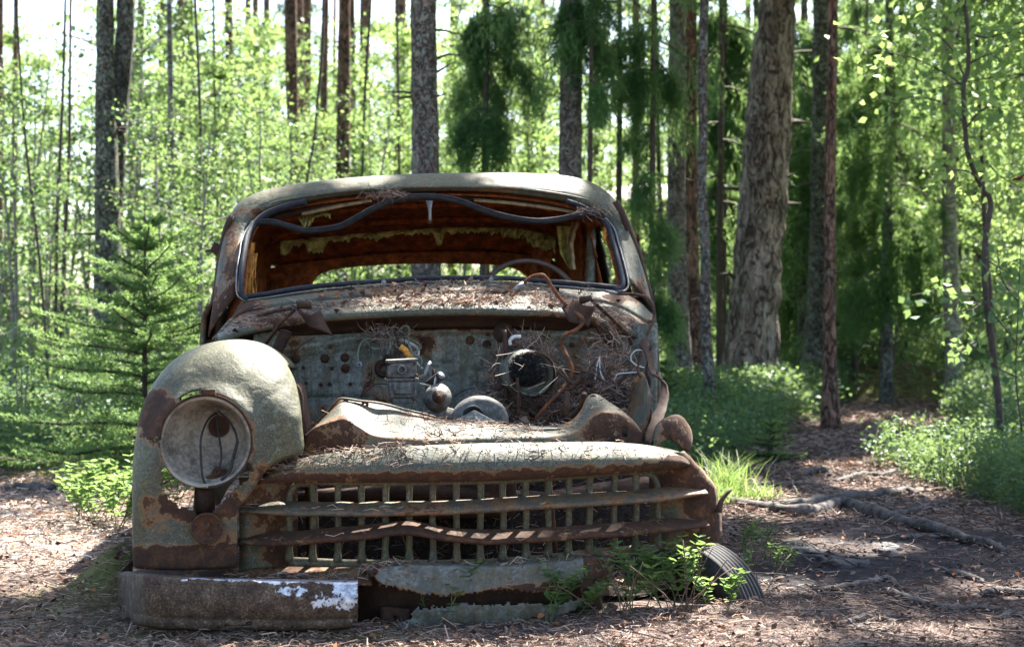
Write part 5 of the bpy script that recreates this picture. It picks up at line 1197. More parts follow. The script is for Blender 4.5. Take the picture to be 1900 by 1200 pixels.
# the named trees of the photograph
named_tree('pine_tree', 'largest pine, thick flaking grey bark, leaning left at its foot beside the path', 'tree', [(1443, 0, 66), (1436, 80, 74), (1428, 200, 82), (1418, 330, 88), (1407, 460, 90), (1398, 580, 93), (1393, 660, 100), (1390, 705, 112)], 15.5, M['big_bark'],
           both(shade_crown(6.5, 12, 2.6, 2.0, 30000), droopy([(4.9, 200, 2.0, .9), (4.6, 330, 2.0, .9)])), 14, sides=30, nz=.16, flare=1.25)
named_tree('spruce_tree', 'straight grey spruce with knots rising behind the middle of the wreck roof', 'tree', [(785, 0, 46), (787, 120, 48), (789, 300, 52), (790, 420, 54), (791, 520, 56)], 11.0, M['spruce_bark'], shade_crown(5.2, 10.5, 2.6, 1.8, 28000), 12, sides=24, nz=.10)
named_tree('spruce_tree', 'brown spruce stem with hanging green needles behind the right half of the roof', 'tree', [(1060, 0, 42), (1059, 150, 42), (1058, 330, 43), (1058, 420, 44)], 12.5, M['spruce_bark'],
           both(shade_crown(5.5, 11, 2.4, 2.0, 28000), droopy([(3.9, 200, 1.0, 1.3), (3.9, 340, 1.1, 1.4), (3.6, 260, .5, 1.6), (4.3, 175, 1.6, 1.2), (4.0, 20, .9, 1.4), (3.3, 190, .35, 1.8), (4.4, 330, 1.5, 1.2)], 110, .07, .008, .6)), 5, sides=20)
named_tree('spruce_tree', 'grey half of the twin stems between the wreck and the thickest pine', 'tree', [(1257, 0, 30), (1256, 150, 32), (1255, 330, 34), (1256, 480, 36), (1258, 600, 42), (1262, 690, 52)], 14.5, M['spruce_bark'], shade_crown(5.5, 11, 2.6, 2.0, 26000, cy_=-1.0), 8, sides=20)
named_tree('pine_tree', 'reddish half of the twin stems between the wreck and the thickest pine', 'tree', [(1280, 0, 26), (1279, 150, 28), (1279, 330, 30), (1280, 480, 34), (1284, 600, 40), (1288, 690, 48)], 14.9, M['pine_bark'], None, 6, sides=20)
named_tree('young_pine', 'slender crooked stem standing just in front of the twin stems', 'tree', [(1307, 0, 17), (1303, 120, 18), (1305, 240, 17), (1302, 340, 18), (1309, 480, 19), (1309, 600, 20), (1316, 700, 22), (1318, 748, 26)], 11.5, M['spruce_bark'], None, 7, sides=14)
named_tree('young_pine', 'slim straight reddish stem right of the thickest pine, at the path edge', 'tree', [(1545, 0, 18), (1544, 140, 19), (1540, 300, 21), (1540, 460, 22), (1539, 600, 24), (1540, 700, 28), (1541, 745, 34)], 12.2, M['pine_bark'], shade_crown(4.8, 10, 2.8, 2.3, 34000, cx=.9, cy_=-1.0), 10, sides=16)
named_tree('spruce_tree', 'dark spruce stem half hidden behind the slim reddish stem', 'tree', [(1524, 0, 30), (1524, 200, 34), (1522, 400, 38), (1519, 560, 46), (1516, 680, 58)], 17.5, M['grey_bark'], droopy([(4.2, 190, 1.9, 1.0), (3.5, 340, 2.0, 1.0), (3.0, 10, 2.2, .9), (4.5, 350, 2.2, 1.1), (2.6, 200, 1.5, .9)], 90, .10, .014, .7), 4)
named_tree('aspen_tree', 'smooth pale trunk on the far side of the path', 'tree', [(1758, 0, 22), (1760, 160, 24), (1761, 380, 27), (1765, 520, 29), (1770, 640, 32)], 16.0, M['smooth_bark'], shade_crown(5.4, 10.5, 3.0, 2.4, 34000, cx=.3, cy_=-2.0), 1, sides=18, nz=.04)
named_tree('twin_stem_tree', 'dark lichen grey left stem of the pair joined behind the young spruce', 'tree', [(195, 0, 31), (195, 140, 34), (197, 260, 40), (199, 400, 46), (200, 520, 50)], 13.0, M['grey_bark'], None, 6, sides=22)
named_tree('twin_stem_tree', 'dark lichen grey right stem of the pair joined behind the young spruce', 'tree', [(234, 0, 33), (231, 80, 34), (224, 160, 34), (216, 300, 34), (212, 420, 34), (208, 520, 36)], 13.15, M['grey_bark'], None, 6, sides=22)
for lab, pts, Y, m, ns in [
    ('pale birch leaning just right of the dark twin stems', [(263, 0, 14), (258, 90, 14), (253, 200, 13), (250, 400, 14)], 19, 'birch_bark', 2),
    ('thin straight birch halfway between the twin stems and the wreck', [(314, 0, 10), (316, 150, 11), (318, 330, 12), (326, 500, 12), (328, 600, 13)], 15, 'birch_bark', 4)]:
    named_tree('birch_tree', lab, 'tree', pts, Y, M[m], None, ns, sides=12)
for lab, pts, Y, ns in [
    ('red pine with its upper stem bare above green birch leaves, above the windshield left corner', [(424, 0, 15), (425, 120, 16), (421, 260, 17), (420, 420, 18)], 24, 4),
    ('thin short looking red pine between two thicker ones, left above the roof', [(474, 0, 11), (474, 110, 11), (474, 250, 12), (474, 420, 12)], 30, 3),
    ('two toned red pine leaning above the left shoulder of the roof', [(539, 0, 23), (541, 120, 24), (543, 210, 22), (546, 300, 18), (546, 420, 18)], 20, 6),
    ('narrow red pine left of the brightest orange pine', [(604, 0, 12), (602, 150, 12), (600, 330, 14), (598, 440, 14)], 22, 5),
    ('broad brown pine with a bright orange edge behind it, above the roof', [(639, 0, 22), (638, 110, 24), (636, 330, 26), (634, 440, 26)], 18, 5),
    ('orange sunlit pine showing as a strip beside the broad brown pine', [(653, 0, 10), (655, 110, 10), (656, 300, 11), (656, 430, 11)], 26, 0),
    ('reddish pine nearest the left edge of the photo', [(30, 0, 9), (28, 150, 10), (26, 300, 13), (23, 440, 15), (20, 560, 16)], 21, 5),
    ('pine stem cut by the left edge of the photo', [(1, 0, 10), (0, 300, 11), (0, 560, 12)], 20, 2),
    ('thin grey brown pine right of the spruce with hanging needles', [(1180, 0, 13), (1181, 160, 14), (1180, 340, 15), (1181, 520, 16)], 18, 8),
    ('thin stem between the roof edge and the slender crooked stem', [(1107, 60, 10), (1106, 200, 11), (1105, 340, 12), (1104, 430, 12)], 22, 4),
    ('faint tall stem above the roof between hanging boughs', [(899, 0, 11), (900, 150, 12), (902, 330, 12), (903, 430, 12)], 22, 3),
    ('far orange pine above the right half of the roof', [(1007, 0, 9), (1008, 150, 9), (1010, 330, 9), (1010, 420, 9)], 32, 0),
    ('thin stem behind the thickest pine on its right side', [(1449, 300, 9), (1451, 450, 10), (1452, 600, 11), (1454, 690, 12)], 20, 3),
    ('reddish stem near the right edge of the photo', [(1882, 0, 16), (1880, 200, 16), (1878, 400, 17), (1876, 560, 17)], 22, 2)]:
    named_tree('pine_tree', lab, 'tree', pts, Y, M['pine_bark'], None, ns, sides=12)

# hanging spruce boughs above the roof: a young spruce behind it
def curtains(Y, items, mat='needle', l=.07, w_=.009, dy=.25):
    """hanging spruce sprays: below each branch (photo px x0,y0 -> x1,y1) strands hang down, thick with needles"""
    def f(root, Q, off):
        C, D, T = [], [], []; mb = MB()
        for (x0, y0, x1, y1, ln_, ns) in items:
            Yk = Y+R.uniform(-dy, dy); P = cr([W(x0, y0, Yk), W((x0+x1)/2, (y0+y1)/2-10, Yk), W(x1, y1, Yk)], 12); mb = MB().tube([Vector(q) for q in P], [.012*(1-i/14) for i in range(12)], 5, cap=False); b = mb.build('branch', M['twig']); b.data.transform(Matrix.Translation(-off)); b.parent = root
            for _ in range(ns):
                t = R.random(); q = Vector(P[int(t*11)]); h = ln_/F*Y*R.uniform(.35, 1.1)*(.55+.6*math.sin(math.pi*min(1, t+.15))); end = q+Vector((R.gauss(0, .06)+.05*(x1-x0)/abs(x1-x0), R.gauss(0, .08), -h)); m = int(24+h*180)
                u = rng.random((m, 1)); sag = np.sin(u*math.pi)*R.gauss(0, .03); cc = np.array(q)*(1-u)+np.array(end)*u+np.c_[sag, sag*0, sag*0]+rng.normal(size=(m, 3))*.015*(1+1.5*(1-u)); dd = rng.normal(size=(m, 3))*.55; dd[:, 2] -= .8
                C.append(cc); D.append(dd); T.append(np.clip(rng.normal(R.uniform(.25, .7), .15, m), 0, 1))
        o = crown_mesh(C, D, l, w_, M[mat], 'crown', None, tone=np.concatenate(T), do_carve=True); o.data.transform(Matrix.Translation(-off)); o.parent = root
    return f
named_tree('spruce_tree', 'drooping dark green spruce between the knotty grey trunk and the brown spruce', 'tree', [(905, -60, 8), (903, 100, 10), (900, 250, 11), (897, 400, 12)], 13.5, M['twig'],
           curtains(13.5, [(905, 120, 838, 165, 170, 30), (905, 140, 930, 180, 150, 20), (903, 200, 850, 235, 110, 34), (900, 215, 928, 240, 110, 34), (905, 20, 862, 60, 150, 30), (905, 10, 945, 40, 90, 30), (930, 40, 965, 10, 130, 30), (905, 100, 985, 130, 80, 20), (960, 120, 1012, 170, 80, 20), (903, 90, 880, 60, 90, 16)]), 3)
named_tree('spruce_tree', 'bushy spruce bough tree whose sprays fall across the brown spruce stem', 'tree', [(1098, -60, 7), (1097, 100, 8), (1095, 250, 9), (1094, 400, 10)], 12.2, M['twig'],
           curtains(12.2, [(1098, 0, 1040, 20, 170, 44), (1098, 30, 1062, 60, 110, 16), (1098, 40, 1118, 90, 130, 30), (1096, 150, 1110, 180, 90, 16), (1090, -20, 1150, 40, 80, 20)]), 2)
named_tree('spruce_tree', 'spruce with long grey green sprays over the twin stems, left of the slender crooked stem', 'tree', [(1212, -60, 8), (1212, 100, 9), (1211, 300, 11), (1209, 600, 13)], 13.0, M['twig'],
           curtains(13.0, [(1212, 40, 1130, 90, 110, 44), (1212, 130, 1150, 150, 120, 40), (1212, 110, 1250, 160, 90, 30), (1212, 230, 1165, 260, 90, 26), (1211, 320, 1180, 350, 120, 26), (1210, 400, 1240, 430, 110, 22), (1211, 540, 1250, 570, 110, 36), (1212, 560, 1190, 590, 110, 26)]), 3)
named_tree('spruce_tree', 'dark spruce filling the gap between the slender crooked stem and the thickest pine', 'tree', [(1345, -60, 9), (1345, 100, 10), (1343, 300, 12), (1340, 620, 14)], 17.5, M['twig'],
           curtains(17.5, [(1345, 20, 1290, 60, 110, 50), (1345, 30, 1392, 80, 120, 60), (1345, 110, 1300, 150, 110, 44), (1345, 120, 1385, 160, 110, 44), (1343, 200, 1305, 240, 110, 34), (1343, 220, 1380, 260, 110, 34), (1342, 320, 1310, 350, 110, 24), (1342, 340, 1370, 370, 110, 24), (1341, 430, 1320, 460, 110, 20)], l=.09, w_=.012), 3)
named_tree('spruce_tree', 'broad black green spruce hanging over the end of the path, left of the pale trunk', 'tree', [(1650, -60, 12), (1650, 100, 14), (1648, 300, 17), (1645, 620, 22)], 16.5, M['grey_bark'],
           curtains(16.5, [(1650, 60+55*k_, 1650+s__*(90+6*(k_ % 3)), 110+55*k_, 100, 22) for k_ in range(10) for s__ in (-1, 1)], l=.09, w_=.012, dy=.7), 3)
named_tree('spruce_tree', 'black green spruce between the dark stem and the slim reddish stem', 'tree', [(1492, -60, 12), (1492, 100, 14), (1491, 300, 17), (1490, 620, 20)], 18.5, M['grey_bark'],
           curtains(18.5, [(1492, 40+60*k_, 1492+s__*(60+8*(k_ % 3)), 90+60*k_, 100, 20) for k_ in range(9) for s__ in (-1, 1)], l=.10, w_=.013, dy=.7), 3)
for lab, x, Y, bs in [('spruce with drooping boughs over the right corner of the roof', 1150, 13.5, [(3.9, 200, .9, 1.2), (3.6, 330, 1.0, 1.2), (3.3, 250, .8, 1.3), (3.0, 350, .8, 1.3), (4.2, 10, 1.2, 1.0), (3.3, 10, .7, 1.2), (2.9, 200, .5, 1.4)]),
                      ('spruce with drooping boughs left of the thickest pine', 1338, 16.5, [(4.6, 190, .9, 1.2), (4.3, 340, .9, 1.2), (4.0, 250, .9, 1.3), (3.6, 350, .8, 1.3), (3.2, 200, .8, 1.2), (3.0, 300, .8, 1.2), (2.6, 220, .9, 1.2), (2.3, 340, .8, 1.2), (2.0, 200, .8, 1.1), (1.7, 320, .8, 1.1)])]:
    named_tree('spruce_tree', lab, 'tree', [(x, 0, 9), (x, 200, 10), (x-2, 420, 12), (x-3, 640, 14)], Y, M['twig'], droopy(bs, 130, .085, .010, .62), 2)

# ---- prototypes copied through the forest -------------------------------------
def deciduous(h, rad, z0, ncl, per, l, mat, sp=.22, seed=0, stems=1):
    root = empty('birch_sapling'); mb = MB(); C = []; D = []; T = []
    for s_ in range(stems):
        x0 = R.gauss(0, .12)*(stems > 1); p = Vector((x0, 0, -.1)); d = Vector((R.gauss(0, .05), R.gauss(0, .05), 1)); pts = [p.copy()]
        for i in range(12): d = (d+Vector((R.gauss(0, .045), R.gauss(0, .045), .12))).normalized(); p = p+d*h/12; pts.append(p.copy())
        r0_ = .006*h+.008; mb.tube(pts, [r0_*(1-.85*i/12) for i in range(13)], 7, cap=False)
        for k in range(ncl//stems):
            t = R.uniform(z0/h, 1.0); i = min(11, int(t*12)); a = pts[i]; az = R.uniform(0, 6.28); rr = rad*(1.15-.75*abs(t-.45)-.3*t)*math.sqrt(R.uniform(.1, 1))
            tip = a+Vector((math.cos(az)*rr, math.sin(az)*rr, R.uniform(.0, .35)*rr+.1)); mid = (a+tip)/2+Vector((0, 0, .06*rr))
            mb.tube([a, mid, tip], [r0_*.28, r0_*.16, .002], 4, cap=False)
            m = per; u = rng.random((m, 1))**.7; cc = np.array(a)*(1-u)+np.array(tip)*u+rng.normal(size=(m, 3))*np.array([sp, sp, sp*.35])*(.4+.6*u)
            C.append(cc); dd = rng.normal(size=(m, 3)); dd[:, 2] = dd[:, 2]*.5-.45; D.append(dd); T.append(np.clip(rng.normal(R.uniform(.1, .9), .2, m), 0, 1))
    mb.build('trunk', M['sapling_bark'], root); C = np.vstack(C); D = np.vstack(D); n = len(C); l = l*rng.uniform(.55, 1.35, n)
    fast('crown', *blades(C, D, l, l*.74*rng.uniform(.7, 1.2, n), .12), mat, root, tone=np.concatenate(T)); return root
def spruce_proto(h, r, z0, step, dens, l, w_, hang, droop):
    root = empty('spruce_tree'); mb = MB(); C, D = [], []; mb.tube([Vector((0, 0, -.1)), Vector((R.gauss(0, .05), 0, h*.5)), Vector((0, 0, h))], [.014*h+.01, .01*h, .004], 8, cap=False); z = z0
    while z < h-.1:
        k = (1-z/h)
        for _ in range(5): bough(mb, C, D, Vector((0, 0, z+R.gauss(0, .06))), R.uniform(0, 6.28), max(.12, r*k*R.uniform(.75, 1.15)+.1), .12, droop, dens, hang*(.4+k*.7), .004+.012*k, 7)
        z += step
    mb.build('trunk', M['twig'], root); crown_mesh(C, D, l, w_, M['needle'], 'crown', root); return root
def place(proto, x, y, s_=1.0, lab=None, group=None, cat='tree', used=set()):
    if proto.name in used: o = copy_tree(proto)
    else: o = proto; used.add(proto.name)
    o.location = (x, y, float(gz(x, y))-.02); o.rotation_euler = (0, 0, R.uniform(0, 6.28)); o.scale = (s_, s_, s_*R.uniform(.92, 1.08))
    tag(o, lab, cat, group); return o
dA = [deciduous(5.2, 1.25, .7, 64, 70, .062, M['leaf_birch'], .2), deciduous(6.2, 1.5, 1.2, 68, 76, .068, M['leaf_birch'], .24), deciduous(3.6, .95, .35, 46, 50, .05, M['leaf_dark'], .17, stems=2), deciduous(7.5, 1.7, 2.0, 70, 70, .07, M['leaf_birch'], .28)]
dB = [deciduous(2.2, .8, .2, 40, 46, .042, M['leaf_dark'], .13, stems=3)]
sA = [spruce_proto(7.5, 1.9, .5, .42, 50, .13, .022, .55, .9), spruce_proto(5.0, 1.5, .3, .34, 46, .11, .018, .5, .8)]
def PX(px, Y): return (px-CX)/F*Y
k = 0
def row(protos, spots, lab, group, cat='tree'):
    for (px, Y, s_) in spots:
        place(R.choice(protos), PX(px, Y), Y, s_, lab, group, cat)
row(dA[:2], [(60, 22, .8), (285, 18, .85), (365, 16, .8), (400, 27, 1.0), (470, 31, 1.05), (520, 26, 1.0), (580, 21, .62), (650, 20, .62), (705, 21, .95), (600, 26, 1.0), (725, 25, 1.0), (340, 26, 1.0), (495, 17, .55), (445, 28, 1.1), (120, 28, 1.0)],
    'light green young birch in the sunny understory beyond the left half of the wreck', 'young birches behind the left half of the wreck')
row([dA[2], dB[0]], [(20, 12, .8), (90, 14, .7), (300, 13, .8), (370, 12, .7), (60, 15, 1.0), (430, 13, 1.0), (250, 17, 1.6), (370, 18, 1.6), (130, 19, 1.7), (480, 21, 1.7), (700, 24, 1.8), (600, 25, 1.8), (340, 15, 1.0), (560, 14, .8), (250, 16, 1.0), (620, 14, .9), (0, 18, 1.1), (150, 16, .9), (220, 18, 1.), (480, 13.5, .8), (690, 15, .9)],
    'darker green leafy bush low among the trunks beyond the left half of the wreck', 'leafy bushes beyond the left half of the wreck', 'bush')
row(dA, [(790, 26, 1), (860, 22, .9), (950, 24, .95), (1010, 20, .8), (1090, 24, .9), (1140, 19, .7), (1210, 23, .9), (1330, 24, .9), (1360, 28, 1.1), (1230, 30, 1.1), (1040, 30, 1.1), (900, 32, 1.1)],
    'young leafy tree seen between the trunks beyond the right half of the wreck', 'young trees behind the right half of the wreck')
row([sA[0], sA[1]], [(1590, 18.5, .95), (1500, 18.5, .8), (1610, 21, 1.0), (1670, 19.5, .95), (1550, 20.5, .95), (1700, 24, 1.2), (1640, 20, .95), (1700, 22, 1.0), (1480, 20, .8), (1560, 23, 1.0), (1820, 20, .9), (1730, 26, 1.1), (1880, 24, 1.1), (1620, 27, 1.2), (1350, 23, .8), (1450, 27, 1.1), (1780, 19.5, .7), (1510, 30, 1.2), (1960, 20, 1.0), (1190, 27, .8), (1300, 30, .95)],
    'dark dense spruce closing the view beyond the path', 'dark spruces beyond the end of the path')
row([dA[0], dA[2]], [(1850, 16.5, .75), (1910, 15.5, .8), (1800, 18, .8), (1930, 19, .9), (1860, 17.5, .9), (1800, 22, 1.0)],
    'bright leaved sapling among the bushes on the far side of the path', 'leafy saplings on the far side of the path')
row([dA[1], dA[3]], [(x, R.uniform(32, 55), R.uniform(1.1, 1.7)) for x in [-20, 215]+list(range(260, 1960, 84))], 'sunlit birch far back in the forest', 'far birches of the background')
row([sA[0]], [(x, R.uniform(34, 55), R.uniform(1.2, 1.7)) for x in (30, 330, 560, 760, 870, 980, 1120, 1240, 1330, 1400, 1470, 1540, 1600, 1660, 1720, 1780, 1840, 1900)], 'dark spruce far back in the forest', 'far spruces of the background')
# far pine stems and thin dark stems
fp = empty('pine_tree'); MB().tube([Vector((0, 0, -.1)), Vector((.03, 0, 4)), Vector((-.05, 0, 9)), Vector((0, 0, 15))], [.13, .115, .10, .06], 10).build('trunk', M['pine_bark'], fp)
for i in range(24): place(fp, PX(R.uniform(-30, 1930), 1)*0+PX(R.uniform(-30, 1930), (Y := R.uniform(26, 52))), Y, R.uniform(.7, 1.1), 'distant bare pine stem among the background foliage', 'distant pine stems')
for i, (pts, Y, lab) in enumerate([([(362, 0, 5), (368, 120, 5), (372, 260, 6), (370, 420, 6)], 15, 'thin dark leaning sapling stem nearest the pale birch'), ([(396, 0, 4), (398, 150, 4), (402, 330, 4)], 16, 'very thin dark upright stem left of the red pines'),
       ([(600, 0, 5), (598, 90, 5), (588, 200, 5), (583, 260, 5), (570, 330, 6), (568, 420, 6)], 14, 'thin black curved sapling before the narrow red pine'), ([(688, 0, 4), (682, 90, 5), (676, 200, 5), (672, 330, 5)], 15, 'wavy thin sapling stem above the left roof half'),
       ([(118, 130, 5), (112, 280, 6), (106, 400, 7), (104, 560, 7)], 14, 'thin dark sapling left of the twin stems, nearer its pair'), ([(130, 130, 5), (128, 300, 6), (122, 420, 7), (116, 560, 8)], 14.4, 'thin dark sapling left of the twin stems, touching the first'),
       ([(42, 200, 4), (55, 330, 5), (72, 470, 5), (80, 560, 5)], 12, 'leaning dark sapling by the left edge'), ([(738, 120, 5), (740, 240, 5), (741, 420, 6)], 17, 'thin stem just left of the knotty grey trunk'),
       ([(1672, 40, 8), (1660, 260, 8), (1690, 440, 9), (1664, 600, 10), (1650, 700, 12)], 17, 'bent grey stem in front of the dark spruces'), ([(1655, 300, 9), (1656, 480, 10), (1648, 620, 11), (1648, 720, 12)], 18, 'straight grey stem in front of the dark spruces'),
       ([(1600, 360, 7), (1592, 500, 8), (1588, 650, 9)], 17.5, 'thin grey stem right of the slim reddish stem'), ([(1828, 430, 10), (1838, 560, 11), (1846, 700, 12)], 14, 'brown thin stem behind the crooked black sapling'),
       ([(1222, 300, 8), (1226, 430, 9), (1218, 600, 10)], 14, 'thin mossy stem just right of the wreck cab')]):
    o, Q = trunk('thin_tree', pts, Y, M['twig'], sides=8, top=4); tag(o, lab, 'tree', 'thin sapling stems')
    
# the crooked black sapling with big bright leaves on the right
def leafy_branch(root, pts3, nleaf, l, mat, sp=.05, r=.006, tone=.6, droop=.4):
    P = [Vector(q) for q in cr(pts3, 26)]; MB().tube(P, [r*(1-.7*i/26) for i in range(26)], 6).build('branch', M['twig'], root)
    A = np.array([tuple(p) for p in P]); idx = (26*(.15+.85*rng.random(nleaf))).astype(int).clip(0, 25); C = A[idx]+rng.normal(size=(nleaf, 3))*sp; D = rng.normal(size=(nleaf, 3)); D[:, 2] -= droop
    fast('leaves', *blades(C, D, l*rng.uniform(.7, 1.3, nleaf), l*.7*rng.uniform(.8, 1.1, nleaf), .12), mat, root, tone=np.clip(rng.normal(tone, .18, nleaf), 0, 1))
def off_tree(root):
    o_ = Vector(root.location)
    for c_ in root.children: c_.data.transform(Matrix.Translation(-o_))
b_ = W(1850, 730, 8.5); sp_ = empty('crooked_sapling', (b_.x, 8.5, float(gz(b_.x, 8.5)))); tag(sp_, 'crooked black stemmed sapling with bright round leaves by the right edge', 'tree')
P = cr([W(x, y, 8.5) for x, y in [(1788, -160), (1790, 0), (1796, 60), (1796, 130), (1788, 160), (1790, 230), (1797, 290), (1818, 340), (1838, 372), (1834, 410), (1826, 470), (1830, 560), (1842, 650), (1852, 735), (1856, 800)]], 90)
MB().tube([Vector(q) for q in P], [.009+.013*i/90 for i in range(90)], 10, nz=.12).build('trunk', M['twig'], sp_)
for a in ([(1792, 150), (1765, 90), (1720, 55), (1690, 62), (1660, 65)], [(1788, 160), (1760, 140), (1700, 110), (1640, 96), (1590, 95)], [(1790, 230), (1758, 195), (1700, 180), (1670, 190), (1650, 215)], [(1794, 60), (1830, 70), (1880, 60), (1920, 70)], [(1795, 120), (1840, 100), (1900, 95)],
          [(1820, 340), (1800, 320), (1770, 315), (1740, 318)], [(1796, 20), (1760, -10), (1710, 10)], [(1790, 240), (1830, 200), (1890, 210)], [(1830, 300), (1860, 330), (1900, 350)]):
    leafy_branch(sp_, [W(x, y, 8.5+R.uniform(-.25, .25)) for x, y in a], 60, .062, M['leaf_birch'], .085, tone=.6)
for a in ([(1828, 550), (1790, 548), (1740, 540), (1690, 548)], [(1830, 560), (1800, 575), (1760, 580), (1730, 590)], [(1828, 480), (1860, 500), (1900, 520)], [(1834, 600), (1870, 590), (1910, 560)], [(1834, 620), (1800, 640), (1760, 655)]):
    leafy_branch(sp_, [W(x, y, 8.4+R.uniform(-.2, .2)) for x, y in a], 26, .062, M['leaf_dark'], .045, tone=.45)
off_tree(sp_)
b_ = W(1960, 730, 11.5); s4 = empty('birch_tree', (b_.x, 11.5, float(gz(b_.x, 11.5)))); tag(s4, 'leafy birch standing just outside the photo whose branches hang into its upper right corner', 'tree')
MB().tube([W(1965, 800, 11.5), W(1960, 400, 11.5), W(1955, 0, 11.5), W(1950, -200, 11.5)], [.06, .055, .05, .04], 10).build('trunk', M['birch_bark'], s4)
for k in range(26):
    x1, y1 = R.uniform(1490, 1900), R.uniform(-30, 240)*(1 if k % 3 else 1.3); yy_ = R.uniform(13, 16.5)
    leafy_branch(s4, [W(1955, y1-90, 11.5), W((1955+x1)/2, y1-60, (11.5+yy_)/2), W(x1+40, y1-10, yy_), W(x1, y1+25, yy_)], 110, .085, M['leaf_birch' if k % 2 else 'leaf_dark'], .19, .008, tone=.6)
off_tree(s4)
b_ = W(1900, 800, 6.6); s2 = empty('leafy_sapling', (b_.x, 6.6, float(gz(b_.x, 6.6)))); tag(s2, 'thin green sapling cut by the right edge, lower than the crooked black one', 'tree')
for a in ([(1896, 800), (1885, 700), (1888, 600), (1893, 480), (1900, 400)], [(1888, 640), (1850, 590), (1810, 540)], [(1890, 560), (1860, 520), (1850, 460)], [(1888, 700), (1850, 680), (1825, 640)], [(1892, 640), (1915, 600), (1940, 560)]): leafy_branch(s2, [W(x, y, 6.6) for x, y in a], 16, .05, M['leaf_dark'], .03, .004, tone=.45)
off_tree(s2)

def young_spruce(root, h, r, tiers, l, w_, per, mat, lift=.25, seed=0, r0_=.03, lean=(0, 0)):
    """a young spruce: whorls of flat sprays rising at the tips"""
    mb = MB(); C, D, T = [], [], []; mb.tube([Vector((0, 0, -.1)), Vector((lean[0]*.5, lean[1]*.5, h*.5)), Vector((lean[0], lean[1], h))], [r0_, r0_*.6, .003], 8)
    for k in range(tiers):
        z = h*min(.985, max(.03, .06+.93*(k/tiers)+R.gauss(0, .012))); kk = (1-z/h); nb = R.choice((5, 6, 7))
        for b in range(nb):
            az = 6.28*b/nb+R.uniform(-.35, .35); ln_ = max(.07, r*(kk**.8)*R.uniform(.7, 1.15)); p = Vector((lean[0]*z/h, lean[1]*z/h, z+R.gauss(0, .022)*h)); d = Vector((math.cos(az), math.sin(az), .18+.5*(1-kk)**2)).normalized(); pts = [p.copy()]
            for i in range(8): d = (d+Vector((R.gauss(0, .05), R.gauss(0, .05), (-.05 if i < 4 else .07)*(.4+kk)))).normalized(); pts.append(pts[-1]+d*ln_/8)
            mb.tube(pts, [.004+.006*kk]*8+[.002], 4, cap=False)
            for i in range(1, 9):
                a, e = pts[i-1], pts[i]; sd_ = Vector((-d.y, d.x, 0)); 
                segs = [(a, e, .5)]
                for s_ in (-1, 1):
                    for q in (.2, .7):
                        s0 = a.lerp(e, q); sl = ln_*(.36*(1-i/9.5)+.05)*R.uniform(.7, 1.15); s1 = s0+(sd_*s_*.8+d*.75+Vector((0, 0, R.uniform(-.35, .2)))).normalized()*sl; segs.append((s0, s1, 1))
                for (u, v, q) in segs:
                    m = max(3, int(per*(v-u).length/.1)); t = rng.random((m, 1)); cc = np.array(u)*(1-t)+np.array(v)*t
                    dir_ = np.array((v-u).normalized())*.75+rng.normal(size=(m, 3))*.5; dir_[:, 2] += .15; C.append(cc); D.append(dir_)
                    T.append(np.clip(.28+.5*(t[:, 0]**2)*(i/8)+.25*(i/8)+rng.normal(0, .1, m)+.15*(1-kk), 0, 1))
    mb.build('trunk', M['twig'], root); C = np.vstack(C); D = np.vstack(D); n = len(C)
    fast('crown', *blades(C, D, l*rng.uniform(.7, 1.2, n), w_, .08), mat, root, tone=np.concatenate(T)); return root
Ysp = 8.3; b_ = W(262, 880, Ysp); ysp = empty('young_spruce', (b_.x+.02, Ysp, float(gz(b_.x, Ysp)))); tag(ysp, 'young light green spruce standing beside the cab of the wreck, before the twin stems', 'tree')
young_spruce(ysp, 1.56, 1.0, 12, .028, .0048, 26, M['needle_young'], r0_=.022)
for px_, Y_, s__, lab in ((45, 9.8, .42, 'low leafy bush at the left edge behind the sunny clump'), (150, 9.6, .36, 'low leafy bush under the light green young spruce')):
    place(dB[0], PX(px_, Y_), Y_, s__, lab, None, 'bush')
b_ = W(1430, 850, 9.3); y3 = empty('young_spruce', (b_.x, 9.3, float(gz(b_.x, 9.3)))); tag(y3, 'tiny spruce seedling in the blueberry bank below the thickest pine', 'tree'); young_spruce(y3, .30, .26, 6, .022, .004, 12, M['needle_young'])
for px, Y, h_, lab in ((1235, 12, .5, 'bright young spruce beside the foot of the twin stems'),):
    x = PX(px, Y); q = empty('young_spruce', (x, Y, float(gz(x, Y)))); tag(q, lab, 'tree'); young_spruce(q, h_, h_*.8, 7, .03, .0045, 16, M['needle_young'])

